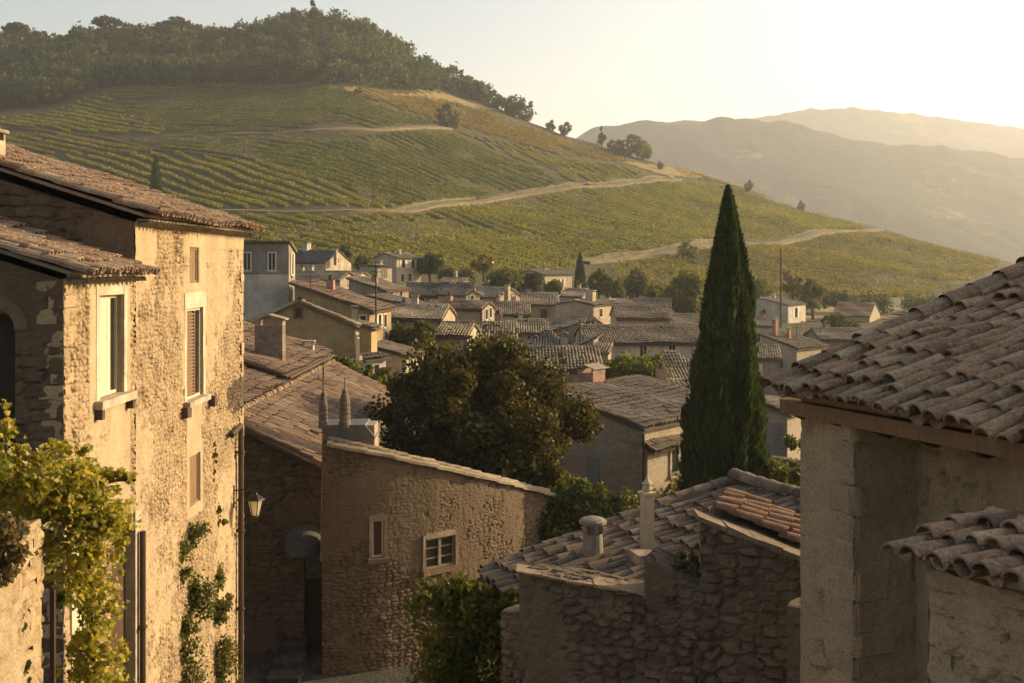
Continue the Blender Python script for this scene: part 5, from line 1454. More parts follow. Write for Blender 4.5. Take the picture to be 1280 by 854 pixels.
# ------------------------------------------------------------------ house with the big sloping roof
MH = thing('stone_house', 'shaded stone house under the large sunlit red tile roof beyond the lantern', 'house', (-8, 38., GZ))
m = MB(); zr = -4.42; xe = -5.2; xr_ = -8.35; ze = -6.02; sl = (zr - ze) / (xe - xr_)
panel(m, (-12.2, 33.0), (1, 0), (0, -1), 7.2, GZ - .4, lambda s: np.minimum(ze + sl * (7.0 - s) - .10, zr + .2), [(12.2 - 6.02, 12.2 - 5.42, GZ - .35, -8.25)], .05, 33, .3, .2)
m.add([[-5.45, 33, GZ - .4], [-5.45, 52, GZ - .4], [-5.45, 52, -6.1], [-5.45, 33, -6.1]], [[0, 1, 2, 3]], 0, np.tile([[.4, .3, .6]], (4, 1)))
m.add([[-12, 51.5, GZ - .4], [-5.4, 51.5, GZ - .4], [-5.4, 51.5, -6.1], [-8.3, 51.5, -4.6], [-12, 51.5, -3.4]], [[0, 1, 2, 3, 4]], 0, np.tile([[.4, .3, .6]], (5, 1)))
# upstand carrying the higher roof
panel(m, (-12.5, 41.8), (1, 0), (0, -1), 4.1, -5.2, lambda s: -4.32 + .34 * (4.1 - s), [], .1, 35, .6)
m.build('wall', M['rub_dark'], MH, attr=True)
an = math.atan(sl); su = np.array([-math.cos(an), 0, math.sin(an)]); Ls = (xe - xr_) / math.cos(an)
r = MB(); tile_field(r, (xe + .05, 32.7, ze - .03), (0, 1, 0), su, [(0, 0), (19, 0), (19, Ls), (0, Ls)], sp=.27, exp=.38, seg=6, thick=0, chan=False, jit=1.4)
tile_field(r, (xr_ + .12, 32.7, zr + .06), (0, 1, 0), np.array([-math.cos(.3), 0, math.sin(.3)]), [(0, 0), (9.2, 0), (9.2, 4), (0, 4)], sp=.27, exp=.38, seg=6, chan=False, jit=1.4)
ridge_caps(r, (xr_ + .22, 32.7, zr + .06), (xr_ + .22, 51.6, zr + .02), .12, .37)
r.build('roof', [M['t_red'], M['t_gap']], MH)
r = MB(); tile_field(r, (-8.2, 41.5, -4.10), (0, 1, 0), np.array([-math.cos(.33), 0, math.sin(.33)]), [(0, 0), (10.3, 0), (10.3, 4.6), (0, 4.6)], sp=.27, exp=.38, seg=6, chan=False, jit=1.4); ridge_caps(r, (-8.25, 41.5, -4.02), (-12.3, 41.5, -2.64), .11)
rf = r.build('roof', [M['t_red'], M['t_gap']], MH)
q = P(338, 443, 44); chimney(rf, q, 1.05, .6, (443 - 407) / F * 44, 0, 'sc_dark', 'gable')
q = P(385, 444, 50); chimney(rf, q, .5, .42, .42, 0, 'pl_white', 'slab')
p = MB(); p.tube([[-8.12, 41.5, -4.17], [-8.12, 51.9, -4.17]], .06, 8); p.build('gutter', M['copper'], rf)
# door and slate hood
d_ = MB(); d_.box((-6.02, 33, GZ - .3), (1, 0, 0), (0, -1, 0), Zv, (0, .6), (-.3, -.22), (0, 2.4)); d_.build('door', M['void'], MH)
c = np.array([-5.98, 32.95, -8.15]); hd = MB(); th = np.linspace(0, math.pi, 13); ph = np.linspace(0, 1, 6)
q = np.array([[c + [.62 * math.cos(t_) * (1 - .25 * f_ ** 2), -.85 * math.sin(f_ * math.pi / 2) * math.sin(t_) ** .5, .62 * math.sin(t_) * math.cos(f_ * math.pi / 2) - .12 * f_] for t_ in th] for f_ in ph])
i_ = np.arange(5)[:, None] * 13; j_ = np.arange(12)[None]; hd.add(q.reshape(-1, 3), np.stack([i_ + j_, i_ + j_ + 1, i_ + j_ + 14, i_ + j_ + 13], -1).reshape(-1, 4)); hd.add(q.reshape(-1, 3) - [0, 0, .05], np.stack([i_ + j_ + 13, i_ + j_ + 14, i_ + j_ + 1, i_ + j_], -1).reshape(-1, 4))
hd.build('door_hood', M['t_slate'], MH)

# ------------------------------------------------------------------ curved wall house
CW = thing('stone_house', 'shaded curved rubble wall with a white casement and coping falling towards the ivy', 'house', (-2.5, 33.5, GZ))
pp = [(-5.2, 31.2), (-4.4, 31.25), (-3.6, 31.5), (-2.4, 32.2), (-1.0, 33.4), (.2, 34.9), (1.5, 37.4)]
tops = {-5.2: 556, -4.4: 562, -3.6: 571, -2.4: 583, -1.0: 598, .2: 610, 1.5: 624}
pts = [(x, y, (HY - tops[x]) / F * y) for x, y in pp]
m = MB()
dens = smooth_line(densify(np.array(pts), .25), 3); seg = np.linalg.norm(np.diff(dens[:, :2], axis=0), axis=1); cum = np.concatenate([[0], np.cumsum(seg)])
pxs = CX + F * dens[:, 0] / dens[:, 1]; s_at = lambda px: float(np.interp(px, pxs, cum)); y_at = lambda px: float(np.interp(px, pxs, dens[:, 1]))
hA = (s_at(531), s_at(568), (HY - 709) / F * y_at(550), (HY - 671) / F * y_at(550)); hB = (s_at(465), s_at(480), (HY - 697) / F * y_at(472), (HY - 650) / F * y_at(472))
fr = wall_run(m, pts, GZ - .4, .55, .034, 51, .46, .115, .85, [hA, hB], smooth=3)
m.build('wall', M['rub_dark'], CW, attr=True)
cop = MB()
for off, lift in ((.04, .03), (-.18, .12), (-.42, .10)):
    line = []
    for s_v in np.arange(.15, cum[-1], .9):
        q, n_ = fr(s_v); line.append([*(q + n_ * off)[:2], float(np.interp(s_v, cum, dens[:, 2])) + lift])
    for a, b in zip(line[:-1], line[1:]): ridge_caps(cop, b, a, .13, .40, 5)
cop.build('coping', [M['t_brown']], CW)
for h_, nm in ((hA, 'A'), (hB, 'B')):
    s_m = (h_[0] + h_[1]) / 2; q, n_ = fr(s_m); u_ = np.array([-n_[1], n_[0], 0]); w_ = h_[1] - h_[0]; hh = h_[3] - h_[2]
    O = q - u_ * w_ / 2 + Zv * h_[2]
    k_ = casement(CW, O, u_, n_, w_, hh, .10, 'win_surround') if nm == 'A' else casement(CW, O, u_, n_, w_, hh, .12, 'wood_pale', 'wood_dark', 'board')
    s_ = MB(); f_ = .10 if nm == 'A' else .09
    for a, b in ((-f_, -.003), (w_ + .003, w_ + f_)): s_.box(O, u_, n_, Zv, (a, b), (-.05, .05), (0, hh + .12), 0, .006)
    s_.box(O, u_, n_, Zv, (0, w_), (-.05, .052), (hh + .003, hh + .15), 0, .006); s_.build('surround', M['win_surround'], k_)
    s_ = MB(); s_.box(O, u_, n_, Zv, (-f_ - .05, w_ + f_ + .05), (-.05, .14), (-.14, -.005), 0, .006); s_.build('sill', M['sill_stone'], k_)
M['pot'] = mat_plain('banded_grey_brown_pot', (.21, .165, .135), .9, 0, .55, 3)
# chimney stack with two banded clay pots
st = MB(); A_0 = P(397, 548, 31.3); st.box((A_0[0] + .02, 31.75, -5.3), (1, 0, 0), (0, 1, 0), Zv, (0, 1.5), (0, .9), (-3, .80), 0, .02)
stk = st.build('chimney_stack', M['sc_grey'], CW)
p = MB(); x0 = A_0[0]
p.slab(np.array([[x0 + .0, 31.62, -4.49], [x0 + 1.25, 31.62, -4.47], [x0 + 1.56, 31.62, -4.85], [x0 + .3, 31.62, -4.95]]), np.array([0, 1.05, .03])); p.build('flashing', M['lead'], stk)
for px, top, w_ in ((404, 489, .125), (431, 485, .155)):
    bq = P(px, 528, 31.7); h_ = (528 - top) / F * 31.7; p = MB(); pr = []
    n_b = 6
    for k in range(n_b): z = h_ * .8 * k / n_b; r_ = w_ * (1 - .06 * k / n_b) * (1 if k < 5 else .8); pr += [(r_ * 1.08, z), (r_ * 1.08, z + .03), (r_ * .94, z + .04), (r_ * .94, z + h_ * .8 / n_b - .005)]
    pr += [(w_ * .5, h_ * .82), (w_ * .55, h_ * .9), (w_ * .3, h_ * .97), (.02, h_), (.012, h_ + .3), (.001, h_ + .32)]
    p.lathe(bq - [0, 0, .15], [(r_, z + .15) for r_, z in [(pr[0][0], -.15)] + pr], 12); p.build('chimney_pot', M['pot'], stk)
p = MB(); b_ = P(404, 490, 32.0); p.tube([b_ - [0, 0, .6], b_ + [0, 0, .85]], .02, 6); p.build('wire_rod', M['iron'], stk)

# the lane
m = MB(); xs = np.linspace(-12.75, -1.0, 12); ys = np.linspace(6, 33.6, 28); X, Y = np.meshgrid(xs, ys, indexing='ij')
m.add(np.stack([X, Y, np.full(X.shape, GZ + .05) + .05 * (fbm(X, Y, 3) - .5)], -1).reshape(-1, 3), np.array([[a * 28 + b, (a + 1) * 28 + b, (a + 1) * 28 + b + 1, a * 28 + b + 1] for a in range(11) for b in range(27)]))
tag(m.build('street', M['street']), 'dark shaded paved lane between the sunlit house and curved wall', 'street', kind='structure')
m = MB()
for k in range(3): m.box((-6.6, 30.5 + k * .8, GZ), (1, 0, 0), (0, 1, 0), Zv, (0, .9 - .1 * k), (0, .8), (0, .18 + .16 * k), 0, .01)
tag(m.build('stone_steps', M['street'], origin=(-6.2, 31, GZ)), 'shaded stone steps at the end of the lane by the far house corner', 'steps')
# light settings
HAZE = .00022; SKYS = .118; SUNS = 5.0; SUNC = (1., .765, .445); SKYC = (1.16, 1.01, .86); EXPO = .88
# ------------------------------------------------------------------ foreground roof and rubble walls
FH = thing('tiled_house', 'low house under the shade toned tile roof below the tall cypress', 'house', (2.6, 19.5, GZ))
E_ = np.array([-.62, 20.0, -5.52]); Rg = np.array([4.30, 22.02, -4.22]); sd = Rg - E_; Ls = np.linalg.norm(sd); sd /= Ls; hd_ = np.array([sd[0], sd[1], 0]); hd_ /= np.linalg.norm(hd_); ed = np.array([hd_[1], -hd_[0], 0])
r = MB(); tile_field(r, E_, ed, sd, [(0, 0), (4.1, 0), (4.1, Ls), (0, Ls)], sp=.235, exp=.38, seg=8, thick=.02, jit=1.5)
tile_field(r, Rg + hd_ * 4.6 - Zv * 1.15, -ed, np.array([-hd_[0] * .97, -hd_[1] * .97, .242]), [(-4.1, 0), (0, 0), (0, 4.75), (-4.1, 4.75)], sp=.27, exp=.40, seg=5)
ridge_caps(r, Rg + Zv * .12, Rg + ed * 4.1 + Zv * .12, .15, .40, 8); ridge_caps(r, E_ + sd * .1 + Zv * .10 + ed * .05, Rg + Zv * .10 + ed * .05, .12, .40, 8)
rf = r.build('roof', [M['t_dark'], M['wood_dark']], FH)
m = MB(); c0 = E_ + hd_ * .3; W_ = 9.2
for a, b in ((c0 + ed * .15, c0 + ed * 3.9), (c0 + ed * .15, c0 + hd_ * W_ + ed * .15), (c0 + hd_ * W_ + ed * .15, c0 + hd_ * W_ + ed * 3.9)):
    tp_ = lambda q: -5.62 + 1.25 * (1 - abs(np.dot(q - c0, hd_) - 4.75) / 4.75) - .05
    mid = (a + b) / 2
    m.poly([[*a[:2], GZ], [*b[:2], GZ], [*b[:2], tp_(b)], [*mid[:2], tp_(mid)], [*a[:2], tp_(a)]])
m.build('wall', M['sc_dark'], FH)
q = P(741, 690, 19.6); ch = MB(); ch.lathe(q - [0, 0, .3], [(.20, 0), (.18, .3), (.165, .62), (.18, .64)], 14)
for k in range(5): t_ = k * 1.2566; ch.box(q + [0, 0, .34], (math.cos(t_), math.sin(t_), 0), (-math.sin(t_), math.cos(t_), 0), Zv, (.10, .17), (-.04, .04), (0, .16))
ch.lathe(q + [0, 0, .49], [(.235, 0), (.24, .05), (.19, .09), (.08, .12), (.001, .125)], 14); ch.lathe(q + [0, 0, .3], [(.09, .0), (.09, .2)], 10)
ch.build('chimney', M['concrete'], rf)
q = P(809, 668, 19.3); ch = MB(); ch.box(q, ed, hd_, Zv, (-.085, .085), (-.09, .09), (-.3, .68), 0, .004); ch.box(q, ed, hd_, Zv, (-.12, .12), (-.12, .12), (.68, .72)); ch.lathe(q + [0, 0, .72], [(.05, 0), (.085, .05), (.07, .12), (.1, .14), (.04, .2), (.02, .26), (.001, .27)], 10); ch.build('chimney_post', M['pl_cream'], rf)
q = P(805, 690, 19.0); ch = MB(); ch.box(q, ed, hd_, Zv, (-.2, .2), (-.2, .2), (-.3, .0), 0, .02); ch.build('mortar_patch', M['mortar'], rf)

G_ = 'stepped rubble walls in the foreground'
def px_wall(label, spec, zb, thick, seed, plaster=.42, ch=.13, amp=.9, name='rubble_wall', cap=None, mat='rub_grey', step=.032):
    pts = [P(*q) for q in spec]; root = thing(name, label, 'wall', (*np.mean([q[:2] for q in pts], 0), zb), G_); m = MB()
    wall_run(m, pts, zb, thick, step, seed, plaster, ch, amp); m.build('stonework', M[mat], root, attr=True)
    if cap: cap(root, pts)
    return root


def tile_coping(root, pts):
    m = MB(); a, b = np.array(pts[0]), np.array(pts[-1])
    for off, lf in ((.06, .05), (.30, .10), (.5, .06)): ridge_caps(m, b + [0, off, lf], a + [0, off, lf], .13, .36, 7)
    m.build('coping', [M['t_near']], root)


def slab_coping(root, pts, mat='coping_stone', th=.075):
    m = MB(); a, b = np.array(pts[0]), np.array(pts[-1]); d = (b - a); L = np.linalg.norm(d); d /= L; v = np.array([0, 1., 0]); n = np.cross(d, v); n *= np.sign(n[2])
    k = 0; x = -.06
    while x < L + .05:
        w = rng.uniform(.35, .6); m.box(a, d, v, n, (x, min(x + w, L + .08) - .008), (-.08, .42 + rng.normal(0, .015)), (.0, th + rng.normal(0, .008)), 0, .008); x += w
    m.build('coping', M[mat], root)


px_wall('low end of the foreground rubble wall, its top hidden under leaves', [(626, 765, 17.4), (666, 762, 17.0)], GZ, .6, 61)
px_wall('long foreground rubble wall with a thin sunlit tile coping falling to one side', [(650, 716, 16.6), (700, 722, 16.3), (760, 735, 16.0), (814, 744, 15.7)], GZ, .55, 63, .42, .135, 1., cap=lambda r_, p_: slab_coping(r_, p_, 't_near', .04))
px_wall('middle foreground wall piece with a small plant growing on top', [(806, 699, 15.65), (842, 716, 15.5), (886, 737, 15.3)], GZ, .7, 67, .5, .13, 1.)
root = px_wall('tall foreground wall block capped by a sloping slab and orange tiles', [(876, 652, 15.3), (930, 672, 15.1), (1006, 704, 14.85)], GZ, 1.5, 71, .48, .14, 1., cap=slab_coping)
a, b = P(876, 650, 15.3), P(1006, 702, 14.85); d = b - a; d /= np.linalg.norm(d); hv = np.array([-d[1], d[0], 0]); hv /= np.linalg.norm(hv)
m = MB(); e_ = hv; O = b + hv * .46 + Zv * .0 + d * .02
tile_field(m, O, e_, -d, [(0, 0), (1.3, 0), (1.3, np.linalg.norm(b - a) - .1), (0, np.linalg.norm(b - a) - .1)], sp=.24, exp=.36, seg=8, thick=.02); m.build('roof', [M['t_orange'], M['mortar']], root)
# recess stones at the pier foot
px_wall('sloping rubble footing at the base of the near pier', [(985, 756, 13.2), (1020, 762, 13.0), (1068, 800, 12.6)], GZ, .6, 75, .5, .15, 1.)

# ------------------------------------------------------------------ the near house with old canal tiles
NH = thing('tiled_house', 'near house with broad old canal tile roof on a pale pier and oak eave beam', 'house', (5.5, 11, GZ))
O = np.array([2.70, 12.0, -1.40]); ed = np.array([.375, -.927, 0]); ed /= np.linalg.norm(ed); hs = np.array([-ed[1], ed[0], 0]); tp_ = .350; cs = 1 / math.hypot(1, tp_); sd = np.array([hs[0] * cs, hs[1] * cs, tp_ * cs])
r = MB(); tile_field(r, O, ed, sd, [(0, 0), (7.6, 0), (7.6, 7.0), (0, 7.0)], sp=.195, exp=.36, seg=10, thick=.02, deck=.05, rad=.085, jit=1.9, bdeck=[(.08, .16), (7.5, .16), (7.5, 7), (.08, 7)])
ridge_caps(r, O + Zv * .10 - sd * .02 + ed * .03, O + sd * 7 + Zv * .10 + ed * .03, .125, .42, 9)
r.build('roof', [M['t_near'], M['wood_beam']], NH)
bm = MB(); bm.box(O, ed, hs, Zv, (-.02, 7.4), (.16, .27), (-.17, -.035), 0, .004); bm.build('eave_beam', M['wood_beam'], NH)
for k in np.arange(.12, 7.2, .62):
    q = O + ed * k + hs * .20 - Zv * .175; q = np.array([q, q + hs * 1.0 + Zv * .30, q + hs * 1.0 + Zv * .14, q + hs * .20 - Zv * .09]); b1 = MB(); b1.slab(q - ed * .05, ed * .10); b1.build('rafter_end', M['wood_dark'], NH)
m = MB(); pr = .36; dp_, wp = .85, .77
q0 = O + hs * pr + ed * .10                                     # far corner of the pier
panel(m, q0[:2], ed[:2], -hs[:2], dp_, GZ, -1.40, [], .028, 82, .72, .26, .9)                      # outer side
panel(m, (q0 + ed * dp_)[:2], hs[:2], ed[:2], wp, GZ, -1.30, [], .03, 81, .8, .28, .8)            # return facing the terrace
qc = q0 + ed * dp_; quoins(m, qc[0], qc[1], tuple(-ed[:2]), tuple(hs[:2]), GZ, -1.42, 31, wide=.4, short=.22, proud=.034)
m.build('pier', M['rub_pier'], NH, attr=True)
w0 = q0 + ed * dp_ + hs * wp
m = MB(); panel(m, w0[:2], ed[:2], -hs[:2], 5.4, GZ, -1.04, [], .036, 85, .95, .3, .8); m.build('wall', M['rub_pier'], NH, attr=True)
m = MB(); m.box((q0[0], q0[1], 0), ed, hs, Zv, (.008, dp_ - .008), (.008, wp + 1.), (GZ, -1.2)); m.build('pier_core', M['pl_brown'], NH)
m = MB(); c = O + ed * 7.0; 
m.add([O + hs * 1.1 + Zv * (GZ + 1.4), O + hs * 6.6 + Zv * (GZ + 1.4), O + hs * 6.6 + Zv * 2.2, O + hs * 1.1 + Zv * .30], [[0, 1, 2, 3]]); m.add([O + hs * 6.6 + Zv * (GZ + 1.4), O + hs * 6.6 + ed * 7.4 + Zv * (GZ + 1.4), O + hs * 6.6 + ed * 7.4 + Zv * 2.2, O + hs * 6.6 + Zv * 2.2], [[0, 1, 2, 3]]); m.build('gable_wall', M['pl_brown'], NH)

# lean-to in front
LT = thing('lean_to', 'small stone lean to with heavy mossy tiles against the near house', 'lean to', (3.6, 7.4, GZ))
O = np.array([2.60, 8.0, -2.07]); ed = np.array([.46, -.888, 0]); ed /= np.linalg.norm(ed); hs = np.array([-ed[1], ed[0], 0]); cs = math.cos(.11); sd = np.array([hs[0] * cs, hs[1] * cs, math.sin(.11)])
r = MB(); tile_field(r, O, ed, sd, [(0, 0), (3.6, 0), (3.6, 1.0), (0, 1.0)], sp=.195, exp=.36, seg=12, thick=.02, deck=.05, rad=.084, jit=1.4, bdeck=[(.24, .26), (3.5, .26), (3.5, .95), (.24, .95)])
ridge_caps(r, O + hs * .99 + Zv * .19 + ed * 0.1, O + hs * .99 + ed * 3.6 + Zv * .19, .10, .42, 9)
r.build('roof', [M['t_near'], M['mortar']], LT)
r = MB(); ridge_caps(r, O + hs * .5 + ed * .35 + Zv * .10, O + hs * .95 + ed * .28 + Zv * .15, .085, .6, 9); r.build('loose_tile', M['clay_dark'], LT)
m = MB(); c = O + hs * .24 + ed * .22; panel(m, c[:2], ed[:2], -hs[:2], 3.4 , GZ, -2.11, [], .024, 91, .28, .16, 1.1); panel(m, c[:2] + hs[:2] * 1.3, -hs[:2], -ed[:2], 1.3, GZ, lambda s: -1.97 - .12 * s / 1.3, [], .05, 92, .5, .2, 1.)
quoins(m, c[0], c[1], tuple(ed[:2]), tuple(hs[:2]), GZ, -2.14, 14, wide=.34, short=.2, proud=.02)
m.build('wall', M['rub_pale'], LT, attr=True)

# ------------------------------------------------------------------ plants on and before the walls
def leafmass(label, name, cat, blobs, mat, leaf, seed, group=None, lobed=False, clumps=None, stems=None, up=.3):
    """blobs: (px,py,D, rx,ry,rd in metres, n)"""
    pts = []
    g = np.random.default_rng(seed)
    for px, py, D, rx, ry, rd, n in blobs:
        c = P(px, py, D); p, _ = crown_points(n, (rx, rd, ry), clumps or max(8, int(n / 45)), (.62 if lobed else .46) * min(rx, ry), int(g.integers(9999)), .3); pts.append(c + p)
    pts = np.concatenate(pts); n = len(pts); base = pts[np.argmin(pts[:, 2])]
    root = thing(name, label, cat, base, group); m = MB()
    if not lobed:
        q, f = quads(pts, g.uniform(.6, 1.4, n) * leaf, up); m.add(q, f)
    else:
        # five lobed leaves, slightly cupped
        tips = np.array([(-.62, .02), (-1.0, .50), (-.46, .52), (-.62, 1.12), (-.20, .92), (0, 1.5), (.20, .92), (.62, 1.12), (.46, .52), (1.0, .50), (.62, .02), (.0, .14)])
        nrm = g.normal(size=(n, 3)); nrm[:, 2] = np.abs(nrm[:, 2]) * .7 + .15; nrm[:, 0] += .5; nrm[:, 1] -= .35; nrm /= np.linalg.norm(nrm, axis=1)[:, None]
        ax = g.normal(size=(n, 3)) * .6 - [0, 0, 1.]; ax -= nrm * (ax * nrm).sum(1)[:, None]; ax /= np.linalg.norm(ax, axis=1)[:, None]; sd_ = np.cross(ax, nrm)
        s = (g.uniform(.6, 1.3, n) * leaf)[:, None, None]
        q = pts[:, None] + s * (tips[None, :, :1] * sd_[:, None] + (tips[None, :, 1:] - .5) * ax[:, None] - (.28 * (tips[None, :, :1] ** 2)) * nrm[:, None] * g.uniform(-.5, 1.5, n)[:, None, None])
        m.add(q.reshape(-1, 3), np.arange(12 * n).reshape(-1, 12))
    m.build('foliage', M[mat], root)
    if stems:
        t = MB()
        for line, r0 in stems: q = np.array([P(*k) for k in line]); q = smooth_line(densify(q, .15), 3); q[1:-1] += g.normal(0, .012, q[1:-1].shape); t.tube(q, np.linspace(r0, r0 * .4, len(q)), 6)
        t.build('stem', M['bark'], root)
    return root


# near terrace pier on the left with the vine
TP = thing('terrace_wall', 'sunlit rubble terrace pier carrying the golden vine', 'wall', (-4.9, 10.5, GZ))
m = MB(); panel(m, (-4.62, 8.6), (0, 1), (1, 0), 2.55, GZ, -2.55, [], .03, 95, .5, .22, 1.2); panel(m, (-4.62, 11.15), (-1, 0), (0, 1), 1., GZ, -2.55, [], .08, 96); panel(m, (-6.2, 8.6), (1, 0), (0, -1), 1.58, GZ, -2.55, [], .08, 97); m.poly([(-6.2, 8.6, -2.55), (-4.62, 8.6, -2.55), (-4.62, 11.15, -2.55), (-6.2, 11.15, -2.55)]); m.build('stonework', M['rub_left'], TP, attr=True)
quo = MB(); quoins(quo, -4.62, 11.15, (0, -1), (-1, 0), GZ, -2.5, 23, wide=.3, short=.2, proud=.02); quo.build('quoin', M['rub_left'], TP, attr=True)
p = MB(); q = P(66, 690, 12.4); p.tube([[q[0], q[1], GZ], q + [0, 0, .25]], .035, 8); q2 = P(74, 700, 12.2)
tp = p.build('trellis_post', M['wood_dark'], TP)
leafmass('golden green grape vine spilling over the terrace pier in evening sun', 'grape_vine', 'vine', [
    (20, 590, 11.4, .42, .24, .45, 946), (60, 605, 11.5, .55, .30, .5, 1806), (102, 614, 11.6, .32, .24, .36, 1263), (40, 640, 11.6, .5, .34, .5, 1263), (95, 650, 11.7, .45, .30, .45, 1398), (122, 655, 11.7, .16, .2, .2, 585), (-25, 600, 11.2, .4, .4, .4, 946), (8, 520, 11.3, .10, .18, .12, 133), (50, 566, 11.4, .3, .1, .2, 337),
    (105, 705, 11.8, .30, .36, .3, 969), (118, 755, 11.9, .20, .36, .25, 675), (112, 800, 12., .20, .30, .25, 585), (118, 850, 12., .36, .3, .3, 856), (150, 695, 11.8, .07, .24, .1, 133), (60, 690, 11.5, .2, .2, .2, 199),
    (125, 592, 11.7, .12, .06, .08, 157), (145, 591, 11.7, .12, .05, .08, 133), (160, 596, 11.75, .10, .05, .06, 102), (85, 562, 11.5, .2, .08, .15, 199)], 'lf_vine', .036, 5, lobed=True,
    stems=[([(40, 860, 11.9), (50, 760, 11.9), (45, 680, 11.8), (70, 620, 11.6), (120, 600, 11.6), (170, 600, 11.75)], .035), ([(70, 620, 11.6), (110, 680, 11.8), (116, 780, 11.9), (118, 850, 12.)], .02), ([(45, 660, 11.7), (10, 600, 11.4), (5, 500, 11.3)], .022)])
leafmass('dry brownish tuft of creeper on the terrace pier', 'creeper', 'creeper', [(8, 700, 10.2, .16, .30, .14, 924), (0, 660, 10.2, .2, .2, .15, 572)], 'lf_dry', .03, 8)
leafmass('small green weed clump low on the terrace pier', 'creeper', 'creeper', [(20, 800, 10.75, .10, .30, .09, 572), (24, 830, 10.8, .12, .2, .1, 352)], 'lf_fresh', .032, 9)
leafmass('small fern sprouting by the trellis post', 'fern', 'fern', [(76, 745, 12.1, .09, .09, .08, 176)], 'lf_fresh', .035, 10)
GC = 'creepers climbing the sunlit house wall'
leafmass('tall green creeper climbing the middle of the sunlit wall', 'creeper', 'creeper', [(235, 665, 23.6, .42, .32, .16, 924), (222, 705, 23.0, .34, .5, .16, 1364), (240, 745, 23.7, .5, .5, .18, 1760), (225, 800, 23.1, .36, .6, .18, 1364), (228, 850, 23.2, .5, .5, .2, 1320)], 'lf_fresh', .038, 11, GC)
leafmass('shorter creeper beside the far downpipe of the sunlit house', 'creeper', 'creeper', [(272, 722, 25.8, .34, .26, .16, 792), (270, 760, 25.7, .34, .5, .16, 1364), (272, 830, 25.8, .45, .9, .2, 1980)], 'lf_mid', .038, 12, GC)
leafmass('small plant tuft growing from the wall under the brown shuttered opening', 'creeper', 'creeper', [(273, 646, 25.9, .22, .30, .12, 660)], 'lf_mid', .034, 13, GC)
leafmass('bare brown creeper stem with dry leaves near the lantern', 'creeper', 'creeper', [(266, 580, 25.5, .10, .5, .08, 528)], 'lf_dry', .034, 14, GC, stems=[([(263, 660, 25.5), (265, 600, 25.45), (270, 560, 25.6)], .04)])
leafmass('dense green bush in the lane with sunlit crown beside the rubble wall', 'bush', 'bush', [(590, 748, 19.3, .95, .28, .6, 2210), (560, 770, 19.3, .6, .5, .6, 1870), (610, 790, 19.2, .62, .6, .6, 2550), (560, 830, 19.2, .6, .6, .6, 2380), (600, 870, 19.2, .8, .7, .6, 2720), (640, 748, 18.2, .25, .14, .3, 442)], 'lf_fresh', .046, 15)
leafmass('ivy hanging over the low end of the curved wall', 'ivy', 'ivy', [(700, 640, 37.0, 1.2, .6, .8, 2850), (690, 672, 36.6, 1.0, .8, .7, 2850), (735, 650, 37.2, 1.0, .9, .8, 2850), (760, 680, 37.4, 1.2, .8, .8, 2470)], 'lf_ivy', .07, 16)
leafmass('sunlit leafy bush between the ivy and the large cream house', 'bush', 'bush', [(725, 618, 40.5, .9, .55, .8, 2340), (748, 632, 40., .9, .5, .8, 1980), (790, 640, 43., 1.1, .7, .9, 1620)], 'lf_fresh', .075, 17)
leafmass('hazy shrubs under the lit window of the large cream house', 'bush', 'bush', [(828, 632, 47.5, 1.0, .7, .8, 900), (850, 622, 48.5, .7, .8, .8, 700), (785, 655, 44., 1.4, .6, .9, 800)], 'lf_mid', .11, 18)
leafmass('small green plant growing on the middle wall piece', 'wall_plant', 'plant', [(864, 700, 15.6, .16, .20, .16, 320)], 'lf_fresh', .035, 19)
leafmass('garden greenery between the red tile roof and ochre gable', 'bush', 'bush', [(425, 458, 55., .9, .55, .9, 700), (445, 470, 54., 1.1, .6, 1., 800), (470, 480, 53., 1.0, .7, 1., 800)], 'lf_fresh', .13, 20)
leafmass('scrubby growth at the foot of the tall cypress', 'bush', 'bush', [(985, 595, 38., .5, .4, .5, 500), (960, 590, 39., .6, .5, .5, 600), (990, 560, 49., .5, .6, .5, 400)], 'lf_mid', .09, 21)
px_wall('broken garden wall between the tall cypress and near pier', [(958, 572, 46), (985, 576, 45.), (1010, 586, 44.)], -11, .5, 99, .3, .26, 1.5, mat='rub_dark', step=.09)

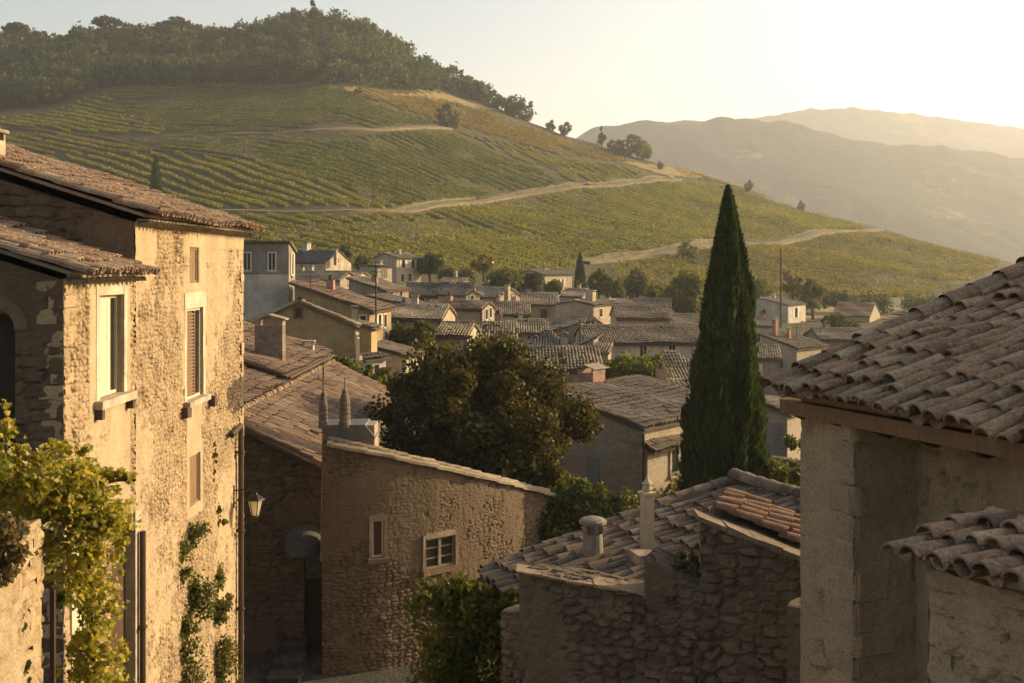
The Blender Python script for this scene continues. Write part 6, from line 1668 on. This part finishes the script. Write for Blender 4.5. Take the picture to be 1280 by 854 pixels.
# ------------------------------------------------------------------ air, sky, sun, camera
hz = MB(); hz.box((0, 0, 0), (1, 0, 0), (0, 1, 0), Zv, (-4300, 4300), (-4300, 4300), (-66, 480))
t = NT('thin_evening_haze'); pv = t.n('ShaderNodeVolumePrincipled'); pv.inputs['Color'].default_value = (.90, .93, .97, 1); pv.inputs['Density'].default_value = HAZE; pv.inputs['Anisotropy'].default_value = .45
t.l(pv.outputs[0], t.out.inputs['Volume'])
tag(hz.build('haze', t.m), 'thin golden evening haze filling the whole valley', 'haze', kind='stuff')

w = bpy.data.worlds.new('World'); SC.world = w; w.use_nodes = True; nt = w.node_tree
sky = nt.nodes.new('ShaderNodeTexSky'); sky.sky_type = 'NISHITA'; sky.sun_disc = False; sky.sun_elevation = SUN_EL; sky.sun_rotation = SUN_AZ
sky.air_density = 1.0; sky.dust_density = 2.5; sky.ozone_density = 1.0; sky.altitude = 200
bg = nt.nodes['Background']; bg.inputs['Strength'].default_value = SKYS; mxs = nt.nodes.new('ShaderNodeMix'); mxs.data_type = 'RGBA'; mxs.blend_type = 'MULTIPLY'; mxs.inputs[0].default_value = 1.; nt.links.new(sky.outputs[0], mxs.inputs[6]); mxs.inputs[7].default_value = (*SKYC, 1); nt.links.new(mxs.outputs[2], bg.inputs[0])
sl_ = bpy.data.lights.new('sun', 'SUN'); sl_.energy = SUNS; sl_.angle = R(.53); sl_.color = SUNC
so = bpy.data.objects.new('sun', sl_); COL.objects.link(so); so.rotation_euler = Vector(SUN).to_track_quat('Z', 'Y').to_euler(); so.location = (60, 30, 40)
cam = bpy.data.cameras.new('camera'); cam.lens = F / 1280 * 36; cam.sensor_width = 36; cam.shift_y = -(427 - HY) / 1280; cam.clip_end = 12000; cam.clip_start = .1
co_ = bpy.data.objects.new('camera', cam); COL.objects.link(co_); co_.rotation_euler = (R(90), 0, 0); SC.camera = co_
SC.render.engine = 'CYCLES'
SC.view_settings.view_transform = 'Standard'; SC.view_settings.look = 'None'; SC.view_settings.exposure = EXPO; SC.view_settings.gamma = 1; SC.view_settings.use_curve_mapping = False
cy = SC.cycles; cy.use_denoising = True; cy.max_bounces = 6; cy.diffuse_bounces = 3; cy.glossy_bounces = 2; cy.transmission_bounces = 3; cy.volume_bounces = 1; cy.transparent_max_bounces = 8
cy.use_adaptive_sampling = True; cy.adaptive_threshold = .02; cy.sample_clamp_indirect = 6
